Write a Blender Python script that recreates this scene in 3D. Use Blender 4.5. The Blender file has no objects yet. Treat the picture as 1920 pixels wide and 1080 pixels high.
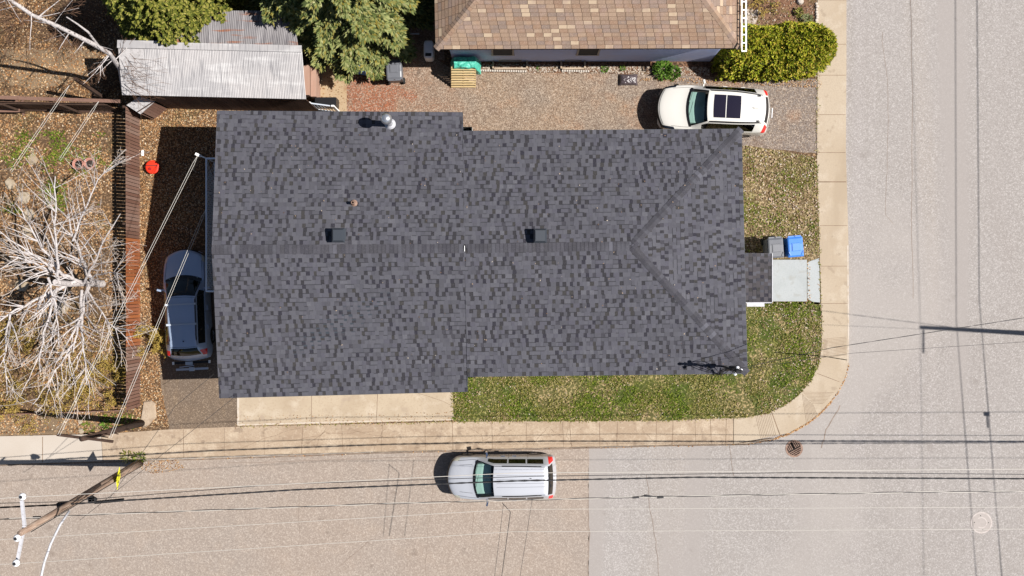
import bpy, math, random
from mathutils import Vector, Matrix, noise
from mathutils.geometry import tessellate_polygon
R = random.Random(7)
F = 1790.0; H = F / 44; K = F / 1280.0   # K: heights read off the picture with a 1280 px lens become real heights
# ------------------------------------------------------------ camera, light
sc = bpy.context.scene; col = sc.collection
cd = bpy.data.cameras.new('camera'); cam = bpy.data.objects.new('camera', cd); col.objects.link(cam)
cam.location = (0, 0, H); cam.rotation_euler = (0, 0, 0)
cd.sensor_width = 36; cd.lens = 36 * F / 1920; cd.clip_end = 600; cd.clip_start = .5
sc.camera = cam
SD = Vector((.80, -.046, 1.0))            # towards the sun
sun_el = math.atan2(1.0, math.hypot(SD.x, SD.y)); sun_az = math.atan2(SD.x, SD.y)
w = bpy.data.worlds.new('World'); sc.world = w; w.use_nodes = True
nt = w.node_tree; sky = nt.nodes.new('ShaderNodeTexSky'); sky.sky_type = 'NISHITA'; sky.sun_disc = False
sky.sun_elevation = sun_el; sky.sun_rotation = sun_az
bg = nt.nodes['Background']; bg.inputs[1].default_value = .041; nt.links.new(sky.outputs[0], bg.inputs[0])
sd = bpy.data.lights.new('sun', 'SUN'); sd.energy = 4.8; sd.angle = math.radians(.36); sd.color = (1, .955, .90)
so = bpy.data.objects.new('sun', sd); col.objects.link(so); so.rotation_euler = SD.to_track_quat('Z', 'Y').to_euler(); so.location = (30, -5, 40)
sc.view_settings.view_transform = 'Standard'; sc.view_settings.look = 'None'; sc.view_settings.exposure = .86
GAIN = 2.05

# ------------------------------------------------------------ helpers
def P(px, py, z=0.0):
    if z > .2: z = z * K
    return Vector(((px - 960) / F * (H - z), (540 - py) / F * (H - z), z))
def c(r, g, b, k=1.0):
    f = lambda v: ((v / 255 + .055) / 1.055) ** 2.4 if v > 10 else v / 255 / 12.92
    return tuple(min(.9, f(v) / GAIN * k) for v in (r, g, b)) + (1,)
def cr(r, g, b): return c(r + 4, g + 3, b + 5)
def mat(name, base, layers=(), rough=.9, bump=None, metal=0, island=None, spec=.3, coat=0):
    """layers: (kind, scale, lo, hi, colour, fac[, stretch]); island: ramp stops by mesh island"""
    m = bpy.data.materials.new(name); m.use_nodes = True; t = m.node_tree; N = t.nodes; L = t.links
    b = N['Principled BSDF']; b.inputs['Roughness'].default_value = rough; b.inputs['Metallic'].default_value = metal
    b.inputs['Specular IOR Level'].default_value = spec; b.inputs['Coat Weight'].default_value = coat
    tc = N.new('ShaderNodeTexCoord').outputs['Object']; cur = None
    if island:
        g = N.new('ShaderNodeNewGeometry'); r = N.new('ShaderNodeValToRGB'); r.color_ramp.interpolation = 'CONSTANT' if island[0] == 'C' else 'LINEAR'
        st = island[1]; e = r.color_ramp.elements
        e[0].position = st[0][0]; e[0].color = st[0][1]; e[1].position = st[1][0]; e[1].color = st[1][1]
        for p_, c_ in st[2:]:
            q = e.new(p_); q.color = c_
        L.new(g.outputs['Random Per Island'], r.inputs[0]); cur = r.outputs[0]
    for ly in layers:
        kind, scl, lo, hi, co, fac = ly[:6]; v = tc
        if len(ly) > 6:
            mp = N.new('ShaderNodeMapping'); mp.inputs['Scale'].default_value = ly[6]; L.new(tc, mp.inputs[0]); v = mp.outputs[0]
        if kind == 'x':      # where the ground itself changes along x, with a ragged edge
            sx = N.new('ShaderNodeSeparateXYZ'); L.new(tc, sx.inputs[0]); nx = N.new('ShaderNodeTexNoise'); nx.inputs['Scale'].default_value = .7; nx.inputs['Detail'].default_value = 5; L.new(tc, nx.inputs['Vector'])
            ad = N.new('ShaderNodeMath'); ad.operation = 'MULTIPLY_ADD'; ad.inputs[1].default_value = scl; L.new(nx.outputs['Fac'], ad.inputs[0]); L.new(sx.outputs[0], ad.inputs[2]); o = ad.outputs[0]
            mr = N.new('ShaderNodeMapRange'); mr.inputs[1].default_value = lo; mr.inputs[2].default_value = hi; mr.inputs[4].default_value = fac; L.new(o, mr.inputs[0])
            mx = N.new('ShaderNodeMix'); mx.data_type = 'RGBA'; L.new(mr.outputs[0], mx.inputs[0])
            if cur is None: mx.inputs[6].default_value = base
            else: L.new(cur, mx.inputs[6])
            mx.inputs[7].default_value = co; cur = mx.outputs[2]; continue
        if kind == 'v':
            tx = N.new('ShaderNodeTexVoronoi'); o = tx.outputs['Color']
            sp = N.new('ShaderNodeSeparateColor'); L.new(o, sp.inputs[0]); o = sp.outputs[0]
        else:
            tx = N.new('ShaderNodeTexNoise'); tx.inputs['Detail'].default_value = 4 if kind == 'n' else 1; o = tx.outputs['Fac']
        tx.inputs['Scale'].default_value = scl; L.new(v, tx.inputs['Vector'])
        mr = N.new('ShaderNodeMapRange'); mr.inputs[1].default_value = lo; mr.inputs[2].default_value = hi; mr.inputs[4].default_value = fac
        L.new(o, mr.inputs[0])
        mx = N.new('ShaderNodeMix'); mx.data_type = 'RGBA'; L.new(mr.outputs[0], mx.inputs[0])
        if cur is None: mx.inputs[6].default_value = base
        else: L.new(cur, mx.inputs[6])
        mx.inputs[7].default_value = co; cur = mx.outputs[2]
    if cur is None: b.inputs['Base Color'].default_value = base
    else: L.new(cur, b.inputs['Base Color'])
    if bump:
        tx = N.new('ShaderNodeTexNoise'); tx.inputs['Scale'].default_value = bump[0]; tx.inputs['Detail'].default_value = 3
        L.new(tc, tx.inputs['Vector']); bp = N.new('ShaderNodeBump'); bp.inputs['Strength'].default_value = bump[1]; bp.inputs['Distance'].default_value = bump[2]
        L.new(tx.outputs['Fac'], bp.inputs['Height']); L.new(bp.outputs[0], b.inputs['Normal'])
    return m
def glassmat(name, tint, gloss=.12):
    m = bpy.data.materials.new(name); m.use_nodes = True; t = m.node_tree; N = t.nodes; L = t.links
    N.remove(N['Principled BSDF']); o = N['Material Output']
    tr = N.new('ShaderNodeBsdfTransparent'); tr.inputs[0].default_value = tint
    gl = N.new('ShaderNodeBsdfGlossy'); gl.inputs['Roughness'].default_value = .03
    lw = N.new('ShaderNodeLayerWeight'); pw = N.new('ShaderNodeMath'); pw.operation = 'POWER'; pw.inputs[1].default_value = 3; L.new(lw.outputs['Facing'], pw.inputs[0]); fr = N.new('ShaderNodeMath'); fr.operation = 'MULTIPLY_ADD'; fr.inputs[1].default_value = .6; fr.inputs[2].default_value = .05; L.new(pw.outputs[0], fr.inputs[0]); mx = N.new('ShaderNodeMixShader')
    L.new(fr.outputs[0], mx.inputs[0]); L.new(tr.outputs[0], mx.inputs[1]); L.new(gl.outputs[0], mx.inputs[2]); L.new(mx.outputs[0], o.inputs[0])
    return m
class MB:
    def __init__(s): s.v = []; s.f = []; s.m = []
    def quad(s, *p, m=0):
        n = len(s.v); s.v += [tuple(q) for q in p]; s.f.append(tuple(range(n, n + len(p)))); s.m.append(m)
    def box(s, cx, cy, cz, sx, sy, sz, rz=0, m=0, tap=1.0, tilt=None):
        n = len(s.v); M = Matrix.Rotation(rz, 3, 'Z')
        if tilt: M = M @ Matrix.Rotation(tilt[0], 3, tilt[1])
        for k in (0, 1):
            t = tap if k else 1
            for a, b_ in ((-1, -1), (1, -1), (1, 1), (-1, 1)):
                q = M @ Vector((a * sx / 2 * t, b_ * sy / 2 * t, (k - .5) * sz)); s.v.append((cx + q.x, cy + q.y, cz + q.z))
        for f in ((3, 2, 1, 0), (4, 5, 6, 7), (0, 1, 5, 4), (1, 2, 6, 5), (2, 3, 7, 6), (3, 0, 4, 7)):
            s.f.append(tuple(n + i for i in f)); s.m.append(m)
    def bar(s, a, b, wd, ht, m=0):
        a = Vector(a); b = Vector(b); d = (b - a).normalized(); up = Vector((0, 0, 1)) if abs(d.z) < .95 else Vector((1, 0, 0))
        x = d.cross(up).normalized() * wd / 2; y = x.cross(d).normalized() * ht / 2; n = len(s.v)
        for q in (a, b):
            for k in (-x - y, x - y, x + y, -x + y): s.v.append(tuple(q + k))
        for f in ((0, 1, 2, 3), (7, 6, 5, 4), (0, 4, 5, 1), (1, 5, 6, 2), (2, 6, 7, 3), (3, 7, 4, 0)):
            s.f.append(tuple(n + i for i in f)); s.m.append(m)
    def tube(s, pts, rad, n=6, m=0, cap=True):
        pts = [Vector(p) for p in pts]; b0 = len(s.v); px = None
        for i, p in enumerate(pts):
            d = (pts[min(i + 1, len(pts) - 1)] - pts[max(i - 1, 0)]).normalized()
            if px is None: px = d.orthogonal().normalized()
            px = (px - d * px.dot(d)); px = px.normalized() if px.length > 1e-6 else d.orthogonal().normalized()
            py = d.cross(px); r = rad[i] if isinstance(rad, (list, tuple)) else rad
            for k in range(n):
                a = 2 * math.pi * k / n; s.v.append(tuple(p + (px * math.cos(a) + py * math.sin(a)) * r))
        for i in range(len(pts) - 1):
            for k in range(n):
                a = b0 + i * n; s.f.append((a + k, a + (k + 1) % n, a + n + (k + 1) % n, a + n + k)); s.m.append(m)
        if cap:
            s.f.append(tuple(b0 + k for k in reversed(range(n)))); s.m.append(m)
            e = b0 + (len(pts) - 1) * n; s.f.append(tuple(e + k for k in range(n))); s.m.append(m)
    def lathe(s, cx, cy, prof, n=20, m=0, z0=0):
        b0 = len(s.v)
        for r, z in prof:
            for k in range(n):
                a = 2 * math.pi * k / n; s.v.append((cx + r * math.cos(a), cy + r * math.sin(a), z0 + z))
        for i in range(len(prof) - 1):
            for k in range(n):
                a = b0 + i * n; s.f.append((a + k, a + (k + 1) % n, a + n + (k + 1) % n, a + n + k)); s.m.append(m)
        s.f.append(tuple(b0 + (len(prof) - 1) * n + k for k in range(n))); s.m.append(m)
    def strip(s, pts, wd, m=0, z=None):
        for a, b in zip(pts[:-1], pts[1:]):
            a = Vector(a); b = Vector(b); d = b - a; n = Vector((-d.y, d.x, 0)).normalized() * wd / 2
            s.quad(a - n, b - n, b + n, a + n, m=m)
    def build(s, name, mats, parent=None, smooth=False, loc=None):
        me = bpy.data.meshes.new(name); me.from_pydata(s.v, [], s.f)
        for mm in (mats if isinstance(mats, (list, tuple)) else [mats]): me.materials.append(mm)
        me.polygons.foreach_set('material_index', s.m)
        if smooth: me.polygons.foreach_set('use_smooth', [True] * len(s.f))
        me.update(); o = bpy.data.objects.new(name, me); col.objects.link(o)
        if parent: o.parent = parent
        if loc: o.location = loc
        return o
def tag(o, label, cat, group=None, kind=None):
    if label: o['label'] = label
    if cat: o['category'] = cat
    if group: o['group'] = group
    if kind: o['kind'] = kind
    return o
def empty(name, label, cat, loc=(0, 0, 0), rz=0, group=None):
    o = bpy.data.objects.new(name, None); col.objects.link(o); o.location = loc; o.rotation_euler = (0, 0, rz); o.empty_display_size = .2
    return tag(o, label, cat, group)
def copy_tree(o, parent=None):
    n = o.copy(); col.objects.link(n); n.parent = parent
    for ch in list(o.children): copy_tree(ch, n)
    return n
def inside(x, y, poly):
    r = False; j = len(poly) - 1
    for i in range(len(poly)):
        xi, yi = poly[i][:2]; xj, yj = poly[j][:2]
        if (yi > y) != (yj > y) and x < (xj - xi) * (y - yi) / (yj - yi) + xi: r = not r
        j = i
    return r
def outline(pts, z, step=.25, jit=0.0):
    out = []
    w_ = [p if isinstance(p, Vector) else P(p[0], p[1], z) for p in pts]
    for i, a in enumerate(w_):
        b = w_[(i + 1) % len(w_)]; n = max(1, int((b - a).length / step)) if jit else 1
        for k in range(n):
            q = a.lerp(b, k / n)
            if jit: q = q + Vector((R.uniform(-jit, jit), R.uniform(-jit, jit), 0))
            out.append(Vector((q.x, q.y, z)))
    return out
def sheet(name, pts, z, mt, depth=0.0, jit=0.0, kind='structure', lines=None):
    """lines: list of (pts_world, width) dark joints laid 3 mm above, material slot 1"""
    o_ = outline(pts, z, jit=jit); mb = MB(); n = len(o_); mb.v = [tuple(p) for p in o_]
    for t in tessellate_polygon([o_]):
        a, b, cc = (o_[i] for i in t)
        if (b - a).cross(cc - a).z < 0: t = (t[0], t[2], t[1])
        mb.f.append(tuple(t)); mb.m.append(0)
    if depth:
        mb.v += [(p.x, p.y, z - depth) for p in o_]
        area = sum(o_[i].x * o_[(i + 1) % n].y - o_[(i + 1) % n].x * o_[i].y for i in range(n))
        for i in range(n):
            j = (i + 1) % n; mb.f.append((i, n + i, n + j, j) if area > 0 else (j, n + j, n + i, i)); mb.m.append(0)
    for ps, wd in (lines or []): mb.strip([Vector((p[0], p[1], z + .003)) for p in ps], wd, 1)
    ob = mb.build(name, mt); ob['kind'] = kind
    return ob, o_
def wander(a, b, n=8, j=.08):
    a = Vector(a); b = Vector(b); d = b - a; nn = Vector((-d.y, d.x, 0)).normalized(); o = []; off = 0
    for i in range(n + 1):
        o.append(a.lerp(b, i / n) + nn * (off if 0 < i < n else 0)); off += R.uniform(-j, j)
    return o

# ------------------------------------------------------------ materials
M = {}
M['road_old'] = mat('aged_asphalt_warm', c(192, 175, 161), [('n', .22, .38, .66, c(186, 174, 164), .8), ('n', 1.1, .5, .75, c(204, 184, 166), .6), ('n', .6, .56, .72, c(190, 176, 164), .5, (.5, 1.6, 1)),
    ('v', 21, .45, 1, c(240, 226, 212), .6), ('v', 26, .5, 1, c(140, 124, 112), .42), ('m', 23, .66, .34, c(160, 144, 132), .4), ('m', 11, .5, .75, c(184, 168, 154), .5), ('n', .12, .55, .62, c(198, 186, 176), .6), ('n', 1.3, .66, .72, c(150, 134, 122), .5)], bump=(30, .3, .01))
M['road_new'] = mat('aged_asphalt_grey', c(194, 187, 182), [('n', .16, .4, .66, c(188, 180, 174), .85), ('n', .35, .52, .7, c(206, 198, 195), .7, (2.2, .06, 1)), ('n', .3, .55, .72, c(204, 192, 180), .6, (1.6, .12, 1)), ('n', .5, .6, .7, c(182, 172, 165), .4, (.8, .3, 1)),
    ('v', 21, .45, 1, c(244, 238, 234), .55), ('v', 26, .5, 1, c(140, 132, 128), .38), ('m', 23, .66, .34, c(160, 153, 149), .4), ('m', 11, .5, .75, c(188, 180, 175), .5), ('n', .1, .54, .62, c(200, 192, 186), .6), ('n', .45, .54, .62, c(190, 182, 177), .75, (1, .05, 1)), ('n', 1.1, .68, .74, c(165, 156, 150), .5)], bump=(30, .3, .01))
M['walk_old'] = mat('old_concrete', c(216, 194, 168), [('n', .45, .4, .6, c(200, 176, 150), .9), ('n', 1.4, .52, .66, c(234, 214, 188), .85), ('n', .8, .55, .68, c(184, 160, 136), .7, (1, 3, 1)), ('m', 18, .4, .75, c(186, 162, 138), .7), ('m', 8, .56, .7, c(228, 208, 184), .5), ('n', 2.4, .6, .68, c(160, 138, 118), .6)], bump=(30, .3, .01))
M['walk_new'] = mat('pale_concrete', c(220, 202, 178), [('n', .4, .4, .6, c(210, 190, 164), .85), ('n', 1.6, .52, .68, c(232, 216, 194), .7), ('n', .9, .57, .68, c(196, 176, 150), .6, (1, .35, 1)), ('m', 18, .4, .75, c(200, 182, 160), .5), ('n', 2.6, .63, .7, c(176, 156, 134), .45)], bump=(30, .1, .01))
M['walk_white'] = mat('new_white_concrete', c(230, 218, 204), [('n', .8, .35, .7, c(220, 206, 190), .8), ('m', 45, .5, .8, c(214, 200, 184), .4)])
M['crack'] = mat('dark_joint', c(166, 140, 116), [('n', 4, .4, .7, c(116, 92, 74), .7)])
M['roadcrack'] = mat('road_crack', c(178, 160, 146), [('n', 3, .4, .7, c(140, 122, 108), .7)])
M['pad'] = mat('patio_concrete', c(222, 203, 177), [('n', .8, .38, .64, c(206, 186, 160), .9), ('n', 1.8, .52, .7, c(236, 220, 198), .7), ('n', 2.4, .58, .7, c(196, 176, 156), .6), ('m', 14, .52, .7, c(200, 178, 152), .5)])
M['whiteedge'] = mat('chalky_white_edge', c(240, 226, 210), [('n', 5, .45, .7, c(214, 192, 165), .9)])
M['asph'] = mat('brown_asphalt_drive', c(172, 150, 128), [('n', .7, .42, .6, c(150, 134, 120), .9), ('n', 1.6, .5, .7, c(186, 158, 126), .7, (2, .5, 1)), ('n', 2.2, .58, .7, c(126, 108, 94), .7, (1.6, .5, 1)), ('m', 28, .48, .68, c(208, 188, 164), .7), ('m', 24, .3, .5, c(118, 100, 84), .8)], bump=(30, .4, .02))
M['gravel'] = mat('driveway_gravel', c(188, 162, 138), [('n', .35, .46, .6, c(174, 160, 146), .8), ('x', 7, 2.0, -1.6, c(196, 140, 104), .75), ('x', 14, 2.6, 1.2, c(192, 96, 54), .6), ('x', 5, 6.5, 9.5, c(158, 148, 142), .9), ('n', .6, .55, .64, c(214, 160, 118), .45), ('n', .9, .57, .7, c(156, 130, 112), .65),
    ('v', 20, .4, 1, c(236, 216, 194), .7), ('v', 26, .5, 1, c(110, 90, 76), .5), ('m', 22, .56, .3, c(118, 96, 80), .85), ('m', 9, .57, .7, c(152, 128, 108), .5), ('n', 1.4, .66, .72, c(110, 92, 78), .6)], bump=(22, .7, .03))
M['gravel_red'] = mat('gravel_red_patch', c(204, 176, 150), [('n', .42, .51, .60, c(208, 128, 84), .8), ('n', .9, .54, .66, c(176, 152, 132), .7, (1, 1.3, 1)), ('m', 24, .45, .7, c(236, 214, 192), .7), ('m', 20, .55, .3, c(136, 112, 94), .85), ('m', 9, .58, .7, c(150, 124, 104), .5)], bump=(22, .7, .03))
M['gravel_grey'] = mat('gravel_grey_patch', c(204, 176, 150), [('n', .5, .36, .5, c(170, 158, 150), .85), ('n', 1.0, .57, .68, c(190, 162, 136), .6), ('m', 24, .45, .7, c(236, 214, 192), .7), ('m', 20, .55, .3, c(136, 112, 94), .85), ('m', 9, .58, .7, c(150, 124, 104), .5)], bump=(22, .7, .03))
M['soil'] = mat('leafy_soil', c(176, 142, 106), [('n', .35, .44, .58, c(152, 130, 106), .9), ('n', .8, .54, .66, c(196, 150, 100), .8), ('n', .6, .58, .68, c(140, 136, 78), .6), ('m', 11, .5, .66, c(222, 184, 142), .75), ('m', 10, .36, .5, c(92, 68, 46), .85), ('n', 2.2, .58, .68, c(104, 82, 60), .7)], bump=(16, .8, .05))
M['bed'] = mat('garden_soil', c(134, 98, 74), [('n', 1.3, .45, .7, c(152, 108, 82), .8), ('n', 2.5, .55, .7, c(120, 116, 60), .6), ('m', 16, .5, .75, c(196, 160, 130), .8), ('v', 16, .6, .95, c(60, 44, 30), .8)], bump=(16, .8, .05))
M['lawn'] = mat('patchy_spring_lawn', c(138, 138, 62), [('n', .55, .49, .55, c(204, 178, 130), .9), ('n', .8, .53, .58, c(92, 116, 26), .95), ('n', 2.2, .56, .66, c(196, 170, 124), .7), ('m', 14, .5, .66, c(212, 196, 140), .6), ('m', 12, .36, .5, c(72, 82, 22), .8)], bump=(16, .8, .05))
M['lawn_dry'] = mat('dry_leafy_lawn', c(204, 180, 134), [('n', .5, .46, .58, c(204, 178, 138), .85), ('n', .7, .54, .61, c(134, 136, 54), .85), ('n', .9, .59, .66, c(116, 80, 52), .85, (1.6, 1, 1)), ('m', 14, .5, .66, c(232, 212, 174), .7), ('m', 12, .36, .5, c(104, 84, 50), .8)], bump=(16, .8, .05))
M['yardslab'] = mat('dirty_concrete', c(158, 134, 106), [('n', .8, .45, .65, c(130, 108, 84), .8), ('m', 24, .5, .75, c(180, 154, 124), .7)])
M['slab'] = mat('tan_concrete', c(214, 188, 154), [('n', 1.2, .45, .65, c(214, 186, 146), .8), ('n', 3, .55, .7, c(176, 128, 90), .6), ('m', 24, .5, .75, c(184, 148, 108), .6)])
M['bluegrey'] = mat('pale_grey_painted_concrete', c(204, 209, 210), [('n', 1.5, .45, .65, c(192, 198, 198), .7), ('n', 4, .56, .7, c(184, 182, 174), .5), ('m', 16, .5, .7, c(188, 194, 196), .5)], rough=.7)
M['farland'] = mat('rough_grass', c(120, 112, 60), [('n', .1, .4, .65, c(140, 120, 80), .8), ('n', 1, .5, .7, c(80, 88, 30), .7)])
M['tab'] = mat('grey_shingle_tabs', cr(138, 137, 142), [('m', 40, .5, .7, cr(120, 121, 128), .5), ('m', 30, .3, .48, cr(90, 90, 96), .4), ('n', .3, .45, .65, cr(97, 98, 103), .5)], rough=.95, spec=.15,
    island=('C', [(0, cr(96, 97, 103)), (.25, cr(103, 104, 112)), (.55, cr(110, 111, 117)), (.75, cr(99, 99, 109)), (.88, cr(88, 89, 94)), (.95, cr(120, 121, 127))]))
M['tabdark'] = mat('dark_shingle_cutouts', cr(90, 88, 90), [('m', 40, .5, .7, cr(106, 104, 106), .4)], rough=.95, spec=.15,
    island=('C', [(0, cr(60, 60, 63)), (.22, cr(70, 69, 67)), (.36, cr(56, 56, 64)), (.46, cr(76, 76, 82)), (.56, cr(104, 105, 112)), (.82, cr(92, 93, 100))]))
M['capm'] = mat('ridge_cap_shingle', cr(100, 100, 104), [('m', 40, .5, .7, cr(122, 122, 128), .4), ('n', 1.3, .5, .6, cr(74, 74, 78), .5)], rough=.95, spec=.15,
    island=('C', [(0, cr(76, 76, 82)), (.2, cr(88, 88, 94)), (.4, cr(82, 82, 87)), (.6, cr(94, 95, 101)), (.8, cr(80, 80, 84)), (.94, cr(112, 113, 121))]))
M['brtab'] = mat('brown_shingle', c(196, 164, 138), [('n', 2.2, .5, .66, c(186, 160, 148), .6), ('n', 3.5, .56, .7, c(196, 160, 132), .4), ('m', 30, .5, .7, c(224, 196, 170), .4)], rough=.95, spec=.15,
    island=('C', [(0, c(172, 146, 126)), (.22, c(182, 155, 133)), (.42, c(162, 142, 130)), (.60, c(176, 145, 122)), (.74, c(190, 163, 140)), (.86, c(222, 198, 170)), (.93, c(166, 136, 116))]))
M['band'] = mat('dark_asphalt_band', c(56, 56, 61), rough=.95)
M['black'] = mat('black_plastic', (.012, .012, .014, 1), rough=.4)
M['dark'] = mat('dark_gap', (.02, .018, .016, 1))
M['vent'] = mat('black_vent_metal', (.03, .036, .046, 1), rough=.45, spec=.5)
M['white'] = mat('white_paint', (.78, .78, .78, 1), [('n', 3, .5, .8, (.6, .6, .6, 1), .5)], rough=.5)
M['greywhite'] = mat('weathered_white_paint', (.42, .42, .45, 1), [('n', 3, .45, .7, (.32, .32, .34, 1), .6), ('n', 12, .55, .7, (.24, .23, .23, 1), .5)], rough=.6)
M['steel'] = mat('galvanised_steel', (.62, .63, .65, 1), [('n', 14, .4, .7, (.4, .41, .43, 1), .5)], rough=.28, metal=.85)
M['greypaint'] = mat('grey_metal_paint', (.42, .46, .52, 1), rough=.5)
M['siding'] = mat('pale_siding', (.36, .36, .34, 1), [('n', 1, .4, .7, (.32, .32, .30, 1), .5)])
M['bluewall'] = mat('pale_blue_siding', (.50, .56, .80, 1), [('n', 1.2, .4, .65, (.5, .5, .64, 1), .6), ('n', 5, .5, .7, (.42, .46, .62, 1), .5, (.3, 1, 6))], rough=.7)
M['foundation'] = mat('grey_foundation', (.12, .12, .12, 1), [('n', 3, .5, .8, (.2, .19, .18, 1), .5)])
M['win'] = mat('window_glass', (.015, .02, .03, 1), rough=.5, spec=.04)
M['frame'] = mat('beige_frame', (.42, .36, .3, 1))
M['corr'] = mat('weathered_corrugated_metal', c(216, 212, 212), [('n', .6, .44, .6, c(196, 194, 196), .7), ('n', 1.6, .5, .66, c(236, 234, 234), .8, (.5, 2.2, 1)), ('n', 2.2, .54, .68, c(160, 158, 162), .75, (7, .35, 1)), ('n', 5, .56, .7, c(140, 138, 142), .6, (6, .25, 1))], rough=.6, spec=.3)
M['corr_old'] = mat('old_corrugated_metal', c(164, 160, 162), [('n', 1.6, .5, .64, c(196, 192, 194), .7, (5, .3, 1)), ('n', 1.3, .55, .62, c(178, 112, 76), .9, (.4, 3, 1)), ('n', 4, .5, .66, c(112, 108, 114), .8, (6, .3, 1))], rough=.65)
M['snowboard'] = mat('whitened_panel', c(222, 218, 218), [('n', 6, .45, .7, c(176, 172, 172), .8), ('n', 16, .55, .75, c(100, 96, 96), .6)])
M['brownwood'] = mat('grey_brown_boards', c(128, 96, 80), [('n', 3, .4, .7, c(106, 80, 70), .7, (1, 1, .3)), ('n', 20, .5, .8, c(158, 124, 104), .5)], island=('L', [(0, c(108, 80, 68)), (.5, c(134, 102, 84)), (1, c(150, 118, 100))]))
M['fencegrey'] = mat('weathered_fence_boards', c(140, 108, 92), [('n', 14, .5, .8, c(96, 70, 58), .5)], island=('L', [(0, c(132, 94, 78)), (.5, c(152, 116, 100)), (1, c(164, 134, 120))]))
M['fenceorange'] = mat('fresh_cedar_boards', c(190, 112, 64), [('n', 14, .5, .8, c(140, 80, 46), .5)], island=('L', [(0, c(164, 92, 52)), (.5, c(196, 118, 68)), (1, c(180, 112, 78))]))
M['palewood'] = mat('pale_pallet_wood', c(230, 200, 148), [('n', 10, .5, .8, c(204, 170, 116), .6)], island=('L', [(0, c(222, 192, 140)), (1, c(240, 212, 160))]))
M['polewood'] = mat('weathered_pole_wood', c(190, 162, 142), [('n', 2, .45, .65, c(150, 122, 104), .8, (6, 6, .4)), ('n', 5, .52, .7, c(222, 204, 186), .8, (6, 6, .5)), ('n', 4, .6, .7, c(100, 76, 60), .8, (5, 5, .4))])
M['darkwood'] = mat('dark_wood', c(92, 70, 58), [('n', 8, .4, .7, c(64, 48, 40), .7)])
M['bark'] = mat('white_birch_bark', c(238, 230, 228), [('n', 9, .5, .66, c(190, 180, 178), .6), ('n', 16, .58, .68, c(70, 58, 54), .9, (1, 1, .5))])
M['branch'] = mat('pale_birch_branch', c(222, 208, 200), [('n', 12, .5, .66, c(160, 140, 128), .8), ('n', 25, .6, .7, c(90, 72, 62), .8)])
M['twig'] = mat('fine_brown_twigs', c(134, 102, 80), [('n', 9, .4, .7, c(86, 62, 48), .8)])
M['twigpale'] = mat('fine_tan_twigs', c(232, 218, 206), [('n', 9, .45, .7, c(180, 154, 134), .7)])
def leafm(name, stops): return mat(name, stops[0][1], island=('L', stops), rough=.75, spec=.2)
M['spruce'] = leafm('spruce_needles', [(0, c(66, 80, 36)), (.3, c(118, 132, 70)), (.65, c(176, 182, 118)), (.93, c(158, 142, 54)), (1, c(206, 206, 150))])
M['cedar'] = leafm('cedar_foliage', [(0, c(58, 68, 20)), (.35, c(104, 114, 38)), (.7, c(156, 156, 62)), (1, c(194, 184, 100))])
M['hedge'] = leafm('hedge_foliage', [(0, c(78, 98, 18)), (.3, c(140, 158, 30)), (.65, c(200, 202, 48)), (.92, c(222, 190, 80)), (1, c(244, 236, 120))])
M['plant'] = leafm('bright_green_leaves', [(0, c(60, 96, 24)), (.5, c(96, 138, 38)), (1, c(140, 176, 70))])
M['sage'] = leafm('pale_sage_leaves', [(0, c(130, 140, 88)), (1, c(184, 190, 140))])
M['litter'] = leafm('fallen_brown_leaves', [(0, c(128, 86, 54)), (.3, c(188, 134, 86)), (.6, c(222, 172, 118)), (.9, c(238, 206, 162)), (1, c(250, 234, 208))])
M['litter2'] = leafm('fallen_pale_leaves', [(0, c(112, 80, 56)), (.4, c(186, 152, 120)), (.8, c(222, 198, 172)), (1, c(244, 232, 216))])
M['buds'] = leafm('yellow_buds', [(0, c(132, 106, 44)), (.5, c(186, 156, 70)), (1, c(220, 192, 104))])
M['grassm'] = leafm('grass_blades', [(0, c(84, 88, 28)), (.35, c(136, 138, 50)), (.6, c(176, 168, 86)), (.8, c(212, 192, 130)), (1, c(230, 212, 158))])
M['grassgreen'] = leafm('green_grass_blades', [(0, c(72, 96, 18)), (.5, c(120, 144, 36)), (1, c(168, 182, 66))])
M['stone'] = leafm('pale_stone', [(0, c(176, 156, 136)), (.5, c(214, 196, 176)), (1, c(240, 228, 214))])
M['flag'] = mat('flagstone', c(196, 176, 148), [('n', 3, .45, .7, c(220, 206, 184), .8), ('n', 7, .55, .7, c(140, 120, 92), .6)], bump=(8, .5, .03))
M['yellow'] = mat('yellow_sign_paint', (.80, .78, .01, 1), rough=.5)
M['signblack'] = mat('sign_black', (.03, .03, .03, 1))
M['wirew'] = mat('bare_wire', (.45, .42, .38, 1), rough=.6)
M['wireb'] = mat('black_cable', (.02, .02, .022, 1), rough=.6)
M['wireg'] = mat('white_cord', (.5, .48, .44, 1), rough=.6)
M['porcelain'] = mat('white_porcelain', (.75, .76, .8, 1), rough=.2, spec=.6)
M['rust'] = mat('rusty_iron', c(190, 158, 140), [('n', 8, .4, .7, c(130, 96, 80), .8)], rough=.8)
M['manhole'] = mat('pale_iron', c(204, 194, 188), [('n', 8, .4, .7, c(194, 184, 178), .8)], rough=.7)
M['manring'] = mat('worn_bright_ring', c(228, 216, 210), [('n', 8, .5, .7, c(200, 186, 178), .8)], rough=.6)
M['bin'] = mat('grey_bin_plastic', (.10, .105, .12, 1), [('n', 3, .4, .7, (.14, .145, .16, 1), .5)], rough=.42, spec=.5)
M['binblue'] = mat('blue_bin_plastic', (.035, .16, .52, 1), [('n', 3, .4, .7, (.06, .2, .6, 1), .5)], rough=.42, spec=.5)
M['rubber'] = mat('rubber', (.015, .015, .015, 1), rough=.8)
M['tarp'] = mat('green_tarp', (.05, .34, .25, 1), [('n', 4, .4, .7, (.08, .42, .32, 1), .8)], rough=.45, spec=.5, bump=(5, .8, .08))
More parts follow.
